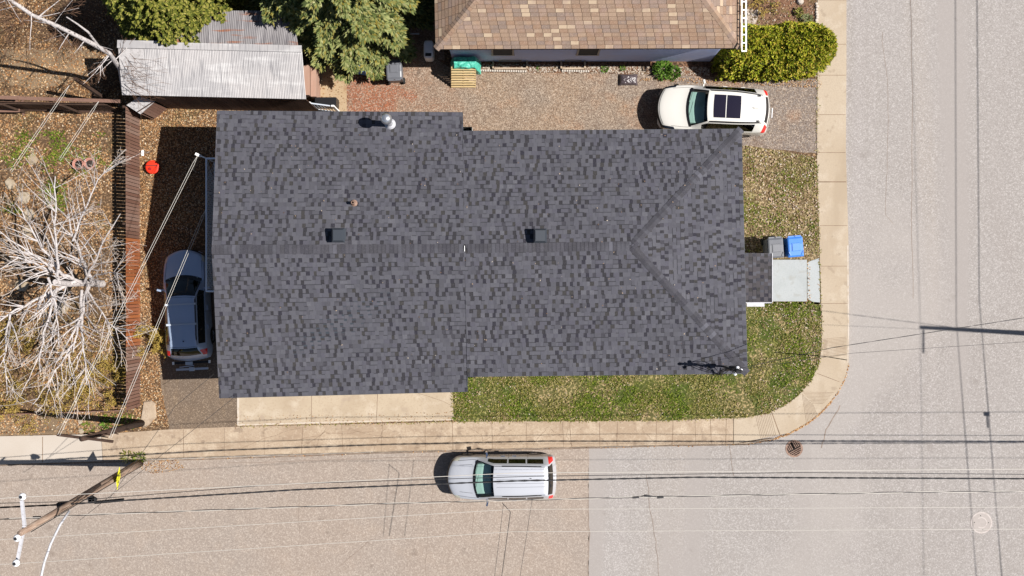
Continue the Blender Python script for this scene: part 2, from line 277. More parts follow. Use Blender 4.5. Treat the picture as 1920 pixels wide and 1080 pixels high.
M['bag'] = mat('dark_plastic_bag', (.07, .055, .06, 1), rough=.25, spec=.7, bump=(9, .9, .06))
M['red'] = mat('red_plastic', (.62, .03, .01, 1), rough=.5)
M['terra'] = mat('pink_terracotta', c(224, 158, 140), [('n', 8, .4, .7, c(240, 186, 168), .5)])
M['potsoil'] = mat('potting_soil', (.03, .022, .018, 1), bump=(20, .8, .03))
M['brick'] = leafm('white_edging_brick', [(0, c(222, 206, 190)), (1, c(250, 242, 232))])
M['carwhite'] = mat('pearl_white_paint', (.56, .545, .51, 1), rough=.3, spec=.5, coat=.6)
M['carsilver'] = mat('silver_paint', (.42, .435, .475, 1), rough=.34, metal=.2, spec=.5, coat=.5)
M['cargrey'] = mat('blue_grey_paint', (.30, .37, .50, 1), rough=.3, metal=.2, spec=.5, coat=.7)
M['carglass'] = glassmat('tinted_car_glass', (.78, .88, .85, 1)); M['privacy'] = glassmat('privacy_glass', (.06, .05, .045, 1))
M['carblack'] = mat('black_trim', (.012, .012, .014, 1), rough=.35)
M['sunroof'] = mat('dark_sunroof_glass', (.012, .010, .02, 1), rough=.08, spec=.5)
M['dash'] = mat('dashboard', (.36, .46, .43, 1), rough=.7); M['seat'] = mat('seat_fabric', (.03, .035, .05, 1)); M['seatp'] = mat('seat_shade', (.30, .34, .34, 1))
M['tail'] = mat('red_lens', (.55, .015, .015, 1), rough=.15, spec=.7)
M['head'] = mat('headlight_lens', (.42, .41, .34, 1), rough=.12, spec=.8)
M['chrome'] = mat('chrome', (.8, .8, .82, 1), rough=.15, metal=1)
M['rim'] = mat('alloy_rim', (.5, .5, .52, 1), rough=.3, metal=.9)
M['plate'] = mat('licence_plate', (.7, .7, .72, 1), rough=.5)
M['cloth'] = mat('faded_fabric', (.3, .32, .36, 1))

# ------------------------------------------------------------ ground
inner = [(1533, -700), (1533, 130), (1532, 300), (1535, 400), (1537, 480), (1541, 600), (1541, 645), (1536, 682), (1522, 712), (1497, 742), (1470, 762), (1440, 775), (1400, 783), (1250, 789), (850, 791), (445, 800), (320, 805), (190, 814), (0, 818), (-900, 830)]
outer = [(1588, -700), (1587, 130), (1586, 280), (1591, 460), (1592, 600), (1591, 680), (1585, 705), (1572, 732), (1558, 751), (1540, 771), (1520, 788), (1500, 800), (1478, 812), (1450, 822), (1400, 832), (1200, 836), (700, 848), (300, 862), (0, 871), (-900, 890)]
big = 220
g_, _ = sheet('ground', [Vector((-big, -big, 0)), Vector((big, -big, 0)), Vector((big, big, 0)), Vector((-big, big, 0))], -.03, M['farland'])
# roads
def wl(a, b, n=8, j=.08): return wander(P(*a), P(*b), n, j)
rc = [(wl((1103, 925), (1106, 1000), 5, .03), .035), (wl((1106, 1000), (1104, 1085), 5, .03), .03), (wl((1212, 890), (1236, 1085), 14, .05), .02), (wl((815, 850), (800, 1085), 14, .04), .018),
      (wl((640, 1060), (700, 1010), 7, .04), .03), (wl((888, 960), (884, 1010), 4, .03), .02), (wl((430, 868), (900, 856), 20, .02), .03), (wl((1368, 836), (1376, 892), 6, .02), .02), (wl((560, 930), (562, 1000), 6, .03), .02)]
east = [P(1600, -2600), P(1960, -2600), P(1960, 1500), P(1600, 1500)]
sheet('road', [Vector((P(1104, 0).x, 3, 0)), Vector((12, 3, 0)), Vector((12, 60, 0)), Vector((24.6, 60, 0)), Vector((24.6, -60, 0)), Vector((14.2, -60, 0)), Vector((14.2, -14.6, 0)), Vector((12.8, -13.3, 0)), Vector((P(1104, 0).x, -13.3, 0))], 0, [M['road_new'], M['roadcrack']],
      lines=[(wl((1705, -60), (1712, 560), 24, .03), .02), (wl((1655, 60), (1675, 420), 20, .05), .015), (wl((1575, 760), (1540, 840), 10, .06), .04)])
sheet('street', [Vector((-60, -6, 0)), P(1104, 800), P(1104, 1120), Vector((-60, -13.3, 0))], .004, [M['road_old'], M['roadcrack']], lines=rc, jit=.03)
# land of the lot
lot = outline([(p[0], p[1]) for p in inner], .1)
sheet('yard', [Vector((P(1533, 0).x, 34, 0))] + [Vector((p.x, p.y, 0)) for p in lot[1:-1]] + [Vector((-40, -6.4, 0)), Vector((-40, 34, 0))], .1, M['soil'], depth=.12)
# sidewalks
def walk(name, i0, i1, mt, joints, z=.125, extra=()):
    a = inner[i0:i1 + 1]; b = outer[i0:i1 + 1]; return sheet(name, a + b[::-1], z, [mt, M['crack'], M['whiteedge']], depth=.15, lines=joints)
def lerp_in(k0, px, L_):
    pass
def yin(px, arr):
    for (x0, y0), (x1, y1) in zip(arr[:-1], arr[1:]):
        if min(x0, x1) <= px <= max(x0, x1) and x0 != x1 and y0 > 700: return y0 + (y1 - y0) * (px - x0) / (x1 - x0)
    return 800
def xin(py, arr):
    for (x0, y0), (x1, y1) in zip(arr[:-1], arr[1:]):
        if min(y0, y1) <= py <= max(y0, y1) and y0 != y1: return x0 + (x1 - x0) * (py - y0) / (y1 - y0)
zj = .125
jo = []
for x in (344, 421, 495, 568, 641, 717, 797, 848, 922, 987, 1055, 1068, 1124, 1158, 1231, 1262, 1303, 1332, 1362):
    jo.append((wander(P(x, yin(x, inner) + 1, zj), P(x + R.uniform(-3, 4), yin(x, outer) - 1, zj), 7, .008), .014 if x % 2 else .02))
for x0, y0, x1, y1 in ((440, 842, 575, 800), (500, 832, 610, 808), (560, 838, 620, 815), (590, 846, 612, 800), (660, 806, 740, 822), (700, 848, 722, 805), (875, 800, 905, 826), (905, 826, 960, 806), (1000, 834, 1030, 800), (1030, 800, 1058, 820), (1066, 800, 1074, 836), (1110, 812, 1140, 836), (1204, 800, 1228, 834), (612, 812, 700, 808), (985, 822, 1050, 818), (780, 840, 850, 815)):
    jo.append((wander(P(x0, y0, zj), P(x1, y1, zj), 9, .06), .010))
k0 = 12; kE = inner.index((190, 814))
mid_in = [(1375, 783.5)] + inner[k0 + 1:kE] ; mid_out = [(1375, 832.5)] + outer[k0 + 1:kE]
sheet('sidewalk', mid_in + [(190, 814), (193, 864)] + mid_out[::-1], zj, [M['walk_old'], M['crack']], depth=.15, lines=jo)
jn = [(wander(P(80, 819, zj), P(80, 867, zj), 5, .004), .03), (wander(P(-90, 822, zj), P(-90, 870, zj), 5, .004), .03)]
sheet('sidewalk', [(189, 814), (0, 818), (-900, 830), (-900, 890), (0, 871), (192, 864)], zj, [M['walk_white'], M['crack']], depth=.15, lines=jn)
jr = []
for y in (-120, 0, 83, 141, 215, 286, 341, 423, 499, 569): jr.append(([P(xin(y, inner) + 1, y, zj), P(xin(y, outer) - 1, y, zj)], .02 if y != 341 else .04))
for k in range(14): y = 632 + k * 2.6; jr.append(([P(1543, y + 4, zj), P(1587, y, zj)], .012))
jr.append(([P(1532, 700, zj), P(1574, 716, zj)], .02))
for k in range(9): y = 735 + k * 2.6; jr.append(([P(1505 + k * 2.2, y, zj), P(1563 - k * 2.4, y + 1, zj)], .012))
for k in range(9): x = 1504 + k * 2.6; jr.append(([P(x, 738 + k * 2.6, zj), P(x + 8, 792 - k * 1.3, zj)], .012))
jr.append(([P(1447, 773, zj), P(1463, 817, zj)], .035))
for k in range(10): x = 1417 + k * 3; jr.append(([P(x, 780 - k * .6, zj), P(x + 11, 828 - k * 1.1, zj)], .012))
sheet('sidewalk', inner[:k0 + 1] + [(1376, 783.4), (1376, 832.4)] + outer[:k0 + 1][::-1][1:][:0] + outer[:k0 + 1][::-1], zj, [M['walk_new'], M['crack']], depth=.15, lines=jr)
# kerb leaf line / dirt
mb = MB()
for _ in range(900):
    t = R.random(); i = R.choice(range(5, 17)); a = outer[i]; b = outer[i + 1]; p = P(a[0] + (b[0] - a[0]) * t, a[1] + (b[1] - a[1]) * t, .012)
    if i in (8, 9, 10, 11, 12) or R.random() < .25:
        p += Vector((R.uniform(0, .05), R.uniform(-.07, .0), R.uniform(0, .02))); s = R.uniform(.012, .035); a_ = R.uniform(0, 6.3)
        d = Vector((math.cos(a_), math.sin(a_), 0)) * s; e = Vector((-d.y, d.x, .2 * s)); mb.quad(p - d, p - e, p + d, p + e)
tag(mb.build('leaf_debris', M['litter']), None, None, kind='stuff')
# driveways, pads, beds
drv = [(655, 60), (815, -20), (835, 118), (1340, 128), (1500, 140), (1534, 150), (1534, 288), (1470, 282), (1396, 274), (1200, 300), (640, 300), (648, 205), (650, 120)]
sheet('driveway', drv, .104, M['gravel'], jit=.03)
LAWN_S = [(846, 640), (1300, 640), (1300, 560), (1405, 566), (1539, 566), (1541, 600), (1541, 645), (1536, 682), (1522, 712), (1497, 742), (1470, 762), (1440, 775), (1400, 783), (1250, 789), (850, 791), (847, 760)]
LAWN_N = [(1300, 272), (1396, 272), (1460, 282), (1530, 296), (1533, 330), (1535, 400), (1538, 490), (1538, 570), (1300, 570)]
GARD = [(1330, -200), (1528, -200), (1528, 60), (1540, 148), (1330, 140)]
sheet('lawn', LAWN_S, .106, M['lawn'], jit=.02)
sheet('lawn', LAWN_N, .106, M['lawn_dry'], jit=.03)
sheet('garden_bed', GARD, .106, M['bed'], jit=.02)
sheet('driveway', [(300, 470), (470, 470), (447, 700), (443, 801), (318, 806), (308, 760), (300, 712)], .106, M['asph'], jit=.03)
sheet('patio', [(445, 640), (840, 640), (848, 735), (851, 788), (445, 799)], .118, [M['pad'], M['crack']], depth=.05,
      lines=[(wander(P(585, 640, .118), P(584, 796, .118), 8, .004), .02), (wander(P(708, 640, .118), P(706, 792, .118), 12, .03), .02), (wander(P(845, 760, .118), P(700, 700, .118), 10, .05), .012)])
mb = MB(); mb.strip([P(446.5, 640, .122), P(446.5, 797, .122)], .09); mb.strip([P(446.5, 796.5, .1225), P(700, 789.5, .1225)], .05); mb.strip([P(700, 789.5, .1225), P(850, 787, .1225)], .03)
o = mb.build('patio_edge', M['whiteedge']); o['kind'] = 'structure'
sheet('patio', [(574, 118), (650, 118), (650, 205), (648, 230), (574, 230)], .116, [M['slab'], M['crack']], depth=.05, lines=[([P(574, 152, .116), P(650, 152, .116)], .02)])
sheet('garden_bed', [(820, 112), (1335, 112), (1345, 145), (1200, 139), (1000, 136), (860, 136)], .112, M['bed'], jit=.03)
sheet('yard_slab', [(-60, 92), (185, 92), (178, 140), (120, 158), (60, 168), (-60, 140)], .106, M['yardslab'], jit=.06)
sheet('path', [(-900, 776), (185, 772), (190, 812), (0, 817), (-900, 829)], .108, M['yardslab'], jit=.02)
def flatrock(pts, z0, h, name, mt):
    mb = MB(); n = len(pts); ps = [P(x, y, z0) for x, y in pts]; cc = sum(ps, Vector()) / n
    mb.v = [(p.x, p.y, z0) for p in ps] + [tuple(cc.lerp(p, .9) + Vector((0, 0, h + R.uniform(-.01, .01)))) for p in ps] + [tuple(cc + Vector((0, 0, h * 1.1)))]
    for i in range(n):
        j = (i + 1) % n; mb.f += [(i, j, n + j, n + i), (n + i, n + j, 2 * n)]; mb.m += [0, 0]
    return mb.build(name, mt)
tag(flatrock([(270, 752), (284, 750), (292, 756), (294, 782), (276, 800), (268, 802), (264, 790)], .1, .09, 'concrete_block', M['walk_old']), 'broken pale concrete chunk lying beside the clothesline post', 'concrete block')
for (x, y, s, lb) in ((62, 300, 11, 'pale flagstone beside the two pots'), (18, 345, 11, 'pale flagstone near the left edge of the yard'), (46, 370, 13, 'largest pale flagstone under the birch tips'), (55, 402, 12, 'flagstone just below the largest one under the birch'), (52, 435, 11, 'lowest flagstone of the row under the birch'), (40, 535, 14, 'flagstone half hidden below the birch trunk'), (118, 575, 13, 'grey flagstone between two thick birch limbs'), (152, 790, 5, 'small round stone at the sidewalk edge'), (153, 808, 6, 'small flat stone touching the white sidewalk')):
    n = 7; pts = [(x + s * R.uniform(.75, 1.15) * math.cos(2 * math.pi * k / n), y + s * R.uniform(.75, 1.15) * math.sin(2 * math.pi * k / n)) for k in range(n)]
    tag(flatrock(pts, .1, .06, 'flagstone', M['flag']), lb, 'stone', 'flagstones in the west yard')

# ------------------------------------------------------------ scatter stuff
def scatter(name, poly_px, n, size, mt, z=.11, zr=.03, upright=.0, dens=None, up=False, holes=()):
    poly = [P(x, y, .1) for x, y in poly_px]; hs = [[P(x, y, .1) for x, y in h] for h in holes]
    x0 = min(p.x for p in poly); x1 = max(p.x for p in poly); y0 = min(p.y for p in poly); y1 = max(p.y for p in poly); mb = MB(); k = 0; tries = 0
    while k < n and tries < n * 20:
        tries += 1; x = R.uniform(x0, x1); y = R.uniform(y0, y1)
        if not inside(x, y, poly) or any(inside(x, y, h) for h in hs): continue
        if dens and R.random() > dens(x, y): continue
        s = R.uniform(*size); a = R.uniform(0, 6.28); p = Vector((x, y, z + R.uniform(0, zr))); d = Vector((math.cos(a), math.sin(a), R.uniform(-.3, .3)))
        if up:
            for q in range(3):
                a = R.uniform(0, 6.28); d = Vector((math.cos(a), math.sin(a), 0)); l = d * s * R.uniform(.4, 1.3) + Vector((0, 0, s * R.uniform(.4, 1))); e = Vector((-d.y, d.x, 0)) * s * .17
                mb.quad(p - e, p + e, p + l)
        else:
            e = Vector((-d.y, d.x, R.uniform(-.5, .5))) * s * R.uniform(.3, .55); d = d * s * .6
            mb.quad(p - d, p - e * .9, p + d, p + e)
        k += 1
    o = mb.build(name, mt); o['kind'] = 'stuff'; return o
HOLE = [(1395, 486), (1541, 478), (1541, 566), (1395, 572)]
def nz(x, y, s, o=0): return noise.noise(Vector((x * s + o, y * s + o, o)))
scatter('leaf_litter', [(-30, -10), (225, -10), (262, 210), (262, 765), (-30, 775)], 19000, (.035, .08), M['litter'], dens=lambda x, y: .45 + nz(x, y, .7))
scatter('leaf_litter', [(262, 190), (560, 196), (410, 215), (410, 300), (300, 712), (318, 800), (262, 800)], 12000, (.03, .065), M['litter'], dens=lambda x, y: .75 + .6 * nz(x, y, .8, 3))
scatter('leaf_litter', [(-30, 770), (262, 765), (270, 806), (190, 812), (-30, 815)], 1400, (.04, .08), M['litter'], dens=lambda x, y: .5 + nz(x, y, .9))
scatter('grass', [(-30, 240), (215, 250), (215, 400), (-30, 400)], 1100, (.06, .12), M['grassgreen'], up=True, dens=lambda x, y: max(0, 1.6 * nz(x, y, .8, 9)))
scatter('grass', [(150, 780), (262, 772), (262, 804), (160, 812)], 160, (.06, .12), M['grassgreen'], up=True, dens=lambda x, y: .5 + nz(x, y, 1.4, 1))
scatter('grass', LAWN_S, 6500, (.05, .10), M['grassm'], up=True, dens=lambda x, y: .25 + 1.6 * nz(x, y, .9, 5))
scatter('grass', LAWN_S, 4500, (.06, .11), M['grassgreen'], up=True, dens=lambda x, y: 2.4 * nz(x, y, .7, 15))
scatter('leaf_litter', LAWN_S, 2600, (.03, .065), M['litter2'], z=.13, dens=lambda x, y: (.12 + .8 * max(0, nz(x, y, .6, 25))) * (3 if x > 10.5 else (1.5 if x < .5 else .6)))
scatter('grass', LAWN_N, 2200, (.05, .10), M['grassm'], holes=[HOLE], up=True, dens=lambda x, y: .6 + nz(x, y, .9, 5))
scatter('grass', LAWN_N, 1300, (.06, .11), M['grassgreen'], holes=[HOLE], up=True, dens=lambda x, y: 1.9 * nz(x, y, .8, 35) + (.4 if x < 11.6 and y < 4 else 0))
scatter('leaf_litter', LAWN_N, 2500, (.03, .08), M['litter2'], holes=[HOLE], z=.13, dens=lambda x, y: .35 + .3 * (x > 11.2) + .5 * nz(x, y, .7, 3))
scatter('leaf_litter', GARD, 900, (.03, .08), M['litter2'], z=.12)
scatter('grass', GARD, 700, (.06, .12), M['grassm'], up=True, dens=lambda x, y: .2 + nz(x, y, 1.5, 5))
scatter('leaf_litter', [(574, 140), (650, 140), (660, 240), (574, 240)], 260, (.03, .06), M['litter'], z=.13)
scatter('leaf_litter', [(440, 780), (860, 772), (862, 793), (440, 803)], 260, (.02, .05), M['litter'], z=.13)
scatter('leaf_litter', [(1200, 145), (1540, 150), (1540, 165), (1200, 152)], 500, (.03, .06), M['litter'], z=.12)
scatter('leaf_litter', [(1508, 480), (1518, 480), (1520, 570), (1508, 570)], 60, (.03, .06), M['litter'], z=.14)
scatter('leaf_litter', [(268, 866), (330, 862), (345, 878), (290, 890), (262, 880)], 260, (.025, .06), M['litter'], z=.015)
# pebbles in driveway & bed
def pebbles(poly_px, n, size, mt, z=.11, name='pebbles'):
    poly = [P(x, y, .1) for x, y in poly_px]; x0 = min(p.x for p in poly); x1 = max(p.x for p in poly); y0 = min(p.y for p in poly); y1 = max(p.y for p in poly); mb = MB(); k = 0
    while k < n:
        x = R.uniform(x0, x1); y = R.uniform(y0, y1)
        if not inside(x, y, poly): continue
        s = R.uniform(*size) ; a = R.uniform(0, 3); ring = []; b0 = len(mb.v)
        for q in range(5): r = s * R.uniform(.7, 1.1); ring.append((x + r * math.cos(a + q * 1.257), y + r * math.sin(a + q * 1.257)))
        mb.v += [(px, py, z) for px, py in ring] + [(x + (px - x) * .6, y + (py - y) * .6, z + s * .6) for px, py in ring]
        for q in range(5): j = (q + 1) % 5; mb.f.append((b0 + q, b0 + j, b0 + 5 + j, b0 + 5 + q)); mb.m.append(0)
        mb.f.append(tuple(b0 + 5 + q for q in range(5))); mb.m.append(0); k += 1
    o = mb.build(name, mt); o['kind'] = 'stuff'
pebbles(drv, 2600, (.008, .02), M['stone'])
pebbles([(900, 120), (1330, 126), (1330, 142), (1180, 138), (900, 135)], 1300, (.02, .05), M['stone'])
pebbles([(1395, 18), (1425, 20), (1415, 45), (1395, 48)], 160, (.03, .08), M['stone'])
pebbles(GARD, 300, (.02, .05), M['stone'])

# ------------------------------------------------------------ shingled slopes
def slope(mb, A, B, C, D, kind, h0=.006):
    """A,B eave ends, C above A, D above B. Courses of tabs, each its own island."""
    A, B, C, D = map(Vector, (A, B, C, D)); e = (B - A).normalized()
    topm = (C + D) / 2; vlen = ((topm - A) - e * (topm - A).dot(e)).length; exp_ = .160 if kind == 'arch' else .154
    n = max(1, round(vlen / exp_)); nrm = e.cross((topm - A)).normalized()
    if nrm.z < 0: nrm = -nrm
    for r in range(n):
        b0 = r / n; b1 = (r + 1) / n; L0 = A.lerp(C, b0); R0 = B.lerp(D, b0); L1 = A.lerp(C, b1); R1 = B.lerp(D, b1)
        u0a = (L0 - A).dot(e); u1a = (R0 - A).dot(e); u0b = (L1 - A).dot(e); u1b = (R1 - A).dot(e)
        def pt(u, top):
            if top: t = (u - u0b) / max(1e-4, u1b - u0b); q = L1.lerp(R1, t)
            else: t = (u - u0a) / max(1e-4, u1a - u0a); q = L0.lerp(R0, t)
            return q
        u = min(u0a, u0b) - (((r * .141) % .3 + R.uniform(0, .05)) if kind == 'arch' else (.1635 * (r % 2) + R.uniform(0, .02))); uend = max(u1a, u1b); dk = r % 2 == 0
        while u < uend:
            if kind == 'arch':
                wd = R.uniform(.10, .155) if dk else R.choice((R.uniform(.11, .16), R.uniform(.13, .20), R.uniform(.15, .28)))
                m = 1 if dk else 0; lift = .0035 if dk else .012; gap = 0; skew = R.uniform(-.012, .012)
            else: wd = .327; m = 0; lift = .009; gap = .014; skew = 0
            ua0 = max(u, u0a); ua1 = min(u + wd - gap, u1a); ub0 = max(u + skew * 0, u0b); ub1 = min(u + wd - gap, u1b)
            if ua1 > ua0 + .003 or ub1 > ub0 + .003:
                ua1 = max(ua0, ua1); ub1 = max(ub0, ub1)
                if ua0 > u1a: ua0 = ua1 = u1a
                if ub0 > u1b: ub0 = ub1 = u1b
                if ua1 < u0a: ua0 = ua1 = u0a
                if ub1 < u0b: ub0 = ub1 = u0b
                a = pt(ua0, 0); b = pt(ua1, 0); c_ = pt(ub1, 1); d = pt(ub0, 1); base = len(mb.v); lo = nrm * (lift + .004); hi = nrm * (lift * .45 + .001)
                mb.v += [tuple(a + lo), tuple(b + lo), tuple(c_ + hi), tuple(d + hi), tuple(a - nrm * .002), tuple(b - nrm * .002), tuple(c_ - nrm * .002), tuple(d - nrm * .002)]
                for f in ((0, 1, 2, 3), (4, 5, 1, 0), (5, 6, 2, 1), (7, 4, 0, 3)): mb.f.append(tuple(base + i for i in f)); mb.m.append(m)
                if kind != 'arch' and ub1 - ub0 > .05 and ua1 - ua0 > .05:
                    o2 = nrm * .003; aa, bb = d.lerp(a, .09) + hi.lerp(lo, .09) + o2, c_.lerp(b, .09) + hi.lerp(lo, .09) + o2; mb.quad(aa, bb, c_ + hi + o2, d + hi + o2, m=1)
                if kind == 'arch' and R.random() < (.5 if dk else .3) and ub1 - ub0 > .06 and ua1 - ua0 > .06:   # thin dark band along the tab's top edge, next to the course above
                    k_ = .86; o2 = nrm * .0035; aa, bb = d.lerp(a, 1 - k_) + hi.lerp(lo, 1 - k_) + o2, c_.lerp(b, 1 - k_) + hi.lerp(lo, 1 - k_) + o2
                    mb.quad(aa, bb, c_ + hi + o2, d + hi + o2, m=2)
            u += wd; dk = not dk
def caps(mb, A, B, n1, n2, w=.17, exp_=.147, m=0):
    """cap shingles folded over the line A->B; n1,n2: side vectors lying down each slope (unit)"""
    A = Vector(A); B = Vector(B); L = (B - A).length; n = int(L / exp_); d = (B - A).normalized(); up = Vector((0, 0, 1))
    for i in range(n):
        p = A + d * (i * exp_); q = A + d * min(L, (i + 1) * exp_ + .01); hl = .026; hh = .014; b = len(mb.v)
        for s, hgt in ((p, hl), (q, hh)):
            mb.v += [tuple(s + n1 * w + up * (hgt)), tuple(s + up * (hgt + .012)), tuple(s + n2 * w + up * (hgt))]
        mb.v += [tuple(p + n1 * w), tuple(p + up * .005), tuple(p + n2 * w)]
        for f in ((0, 1, 4, 3), (1, 2, 5, 4), (6, 7, 1, 0), (7, 8, 2, 1)): mb.f.append(tuple(b + k for k in f)); mb.m.append(m)
def slab(mb, pts, th, m=0):
    pts = [Vector(p) for p in pts]; n = len(pts); b = len(mb.v); mb.v += [tuple(p - Vector((0, 0, .004))) for p in pts] + [tuple(p - Vector((0, 0, th))) for p in pts]
    mb.f.append(tuple(b + i for i in range(n))); mb.m.append(m); mb.f.append(tuple(b + n + i for i in reversed(range(n)))); mb.m.append(m)
    for i in range(n): j = (i + 1) % n; mb.f.append((b + i, b + n + i, b + n + j, b + j)); mb.m.append(m)

# ------------------------------------------------------------ main house
ze, ze2, zr = 3.56, 3.66, 4.30
E1 = P(407, 208, ze); E2 = P(867, 211, ze); E3 = P(868, 246, ze2); E4 = P(1390, 242, ze2); E5 = P(1401, 700, ze2); E6 = P(876, 706, ze2); E7 = P(876, 734, ze); E8 = P(411, 746, ze)
R0 = P(397, 468, zr); Rm = P(871, 466, zr); R1 = P(1184, 461, zr)
house = empty('house', 'large bungalow with a dark grey shingled hip roof filling the middle', 'house', (0, 0, 0))
mb = MB()
for q in ((E1, R0, Rm, E2), (E3, Rm, R1, E4), (E4, R1, E5), (E6, E5, R1, Rm), (E8, E7, Rm, R0)): slab(mb, q, .16)
roof = mb.build('roof', M['vent'], house)
mb = MB()
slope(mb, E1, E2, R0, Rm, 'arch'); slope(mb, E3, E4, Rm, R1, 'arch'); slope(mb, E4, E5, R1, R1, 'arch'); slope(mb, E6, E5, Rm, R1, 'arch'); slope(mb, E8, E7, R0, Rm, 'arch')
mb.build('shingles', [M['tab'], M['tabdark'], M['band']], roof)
mb = MB()
def downs(a, b, e1, e2):
    d = (b - a).normalized(); o = []
    for s in (e1, e2):
        v = s - a; v = v - d * v.dot(d); o.append(v.normalized())
    return o
n1, n2 = downs(R0, Rm, E1, E8); caps(mb, R0, Rm, n1, n2)
n1, n2 = downs(Rm, R1, E3, E6); caps(mb, Rm + Vector((.1, 0, 0)), R1, n1, n2)
n1, n2 = downs(E4, R1, E3, E5); caps(mb, E4, R1, n1, n2, .15)
n1, n2 = downs(E5, R1, E6, E4); caps(mb, E5, R1, n1, n2, .15)
mb.build('ridge_cap', M['capm'], roof)
mb = MB()   # rake seam on the step and metal drip edge
for a, b in ((E1, E2), (E2, E3), (E3, E4), (E4, E5), (E5, E6), (E6, E7), (E7, E8)): mb.bar(a + Vector((0, 0, -.03)), b + Vector((0, 0, -.03)), .03, .07)
mb.build('drip_edge', M['vent'], roof)
# walls
mb = MB()
wz = 4.85
wp = [(-10.55, 6.15), (-1.5, 6.05), (-1.5, 5.4), (8.1, 5.45), (8.1, -2.75), (-1.4, -2.85), (-1.4, -3.35), (-10.55, -3.6)]
for i in range(len(wp)):
    a = wp[i]; b = wp[(i + 1) % len(wp)]; mb.quad((a[0], a[1], .05), (a[0], a[1], wz), (b[0], b[1], wz), (b[0], b[1], .05))
mb.build('wall', M['siding'], house)
def window(parent, x, y, z, w_, h_, ax):
    mb = MB(); t = .05
    if ax == 'x':
        mb.box(x, y, z + h_ / 2, w_ + .12, t, .07); mb.box(x, y, z - h_ / 2, w_ + .12, t, .07); mb.box(x - w_ / 2, y, z, .07, t, h_ - .06); mb.box(x + w_ / 2, y, z, .07, t, h_ - .06)
    else:
        mb.box(x, y, z + h_ / 2, t, w_ + .12, .07); mb.box(x, y, z - h_ / 2, t, w_ + .12, .07); mb.box(x, y - w_ / 2, z, t, .07, h_ - .06); mb.box(x, y + w_ / 2, z, t, .07, h_ - .06)
    f = mb.build('window', M['frame'], parent); mb = MB(); mb.box(x, y, z, *((w_ - .05, .02, h_ - .05) if ax == 'x' else (.02, w_ - .05, h_ - .05))); mb.build('pane', M['win'], f)
for x in (1.5, 5.5): window(house, x, -2.80 - .02, 3.3, 1.5, 1.0, 'x')
window(house, 8.13, 3.4, 3.3, 1.2, 1.0, 'y')
# vents
def roofz(x, y):
    yr = R0.y + (R1.y - R0.y) * (x - R0.x) / (R1.x - R0.x); return K * (zr - abs(y - yr) * .135)
for (px, py) in ((637, 442), (1012, 443)):
    q = P(px, py, 4.25); z = roofz(q.x, q.y) + .01; mb = MB()
    mb.box(q.x, q.y, z + .01, .46, .52, .012, m=0); mb.box(q.x, q.y, z + .17, .36, .42, .32)
    n = len(mb.v); mb.box(q.x, q.y, z + .37, .48, .52, .12, tap=.74); mb.box(q.x, q.y, z + .435, .32, .34, .012)
    o = mb.build('roof_vent', M['vent'], roof)
# stove chimney
q = P(731, 232, 3.7); mb = MB(); z = roofz(q.x, q.y) - .03
mb.lathe(q.x, q.y, [(.21, 0), (.20, .03), (.15, .09), (.145, .12)], 20, z0=z); ch = mb.build('chimney', M['greywhite'], roof, smooth=True)
ch2 = MB(); ch2.tube([(q.x, q.y, z + .1), (q.x, q.y, z + 1.1)], .12, 18); ch2.lathe(q.x, q.y, [(.14, .95), (.20, 1.02), (.205, 1.15), (.18, 1.24), (.12, 1.30), (.03, 1.32)], 20, z0=z); ch2.build('chimney_cap', M['steel'], roof, smooth=True)
q = P(664, 381, 4.05); z = roofz(q.x, q.y); mb = MB(); mb.lathe(q.x, q.y, [(.13, 0), (.09, .05), (.06, .08), (.06, .28), (.045, .28), (.045, .15), (.001, .15)], 14, z0=z); mb.build('vent_pipe', M['rust'], roof)
mb = MB(); q = P(871, 466, zr + .03); mb.box(q.x, q.y, q.z + .01, .018, .2, .02); mb.build('ridge_clip', M['white'], roof)
# service mast and drip loops at the south-east corner
mast = P(1356, 687, ze2 + .05); top = mast + Vector((0, 0, 2.0))
mb = MB(); mb.tube([mast - Vector((0, 0, .1)), top], .035, 10); mb.tube([top, top + Vector((.02, 0, .1)), top + Vector((.14, 0, .12)), top + Vector((.2, 0, .02))], .05, 8)
mb.box(mast.x + .1, mast.y + .02, mast.z + .7, .3, .1, .1); mb.box(mast.x + .3, mast.y - .02, mast.z + .9, .12, .16, .2)
sm = mb.build('service_mast', M['wireb'], house)
mb = MB()
for k, (dx, dy, dz) in enumerate(((.12, .1, 1.7), (.22, .02, 1.8), (.02, -.12, 1.75), (.3, -.03, 1.1))):
    mb = MB(); mb.lathe(mast.x + dx, mast.y + dy, [(.03, 0), (.055, .03), (.04, .06), (.055, .09), (.02, .12)], 10, z0=mast.z + dz); mb.build('insulator', M['porcelain'], sm)
mb = MB()
for k in range(7):
    a = top + Vector((R.uniform(0, .2), R.uniform(-.1, .1), R.uniform(-.2, 0))); b = mast + Vector((R.uniform(-.6, .4), R.uniform(-.35, .45), R.uniform(.5, 1.5))); c2 = mast + Vector((R.uniform(-.3, .2), -.3, R.uniform(.0, .1)))
    mb.tube([a.lerp(b, t) * (1 - t) + (b.lerp(c2, t)) * t for t in [i / 8 for i in range(9)]], .012, 5)
mb.tube([mast + Vector((-.35, -.12, .02)), mast + Vector((-.33, -.32, -.02)), mast + Vector((-.3, -.34, -.8))], .015, 5)
mb.tube([mast + Vector((-.05, -.05, .05)), mast + Vector((-.06, -.34, .0)), mast + Vector((-.06, -.36, -.9))], .02, 5)
mb.build('drip_loop', M['wireb'], sm)
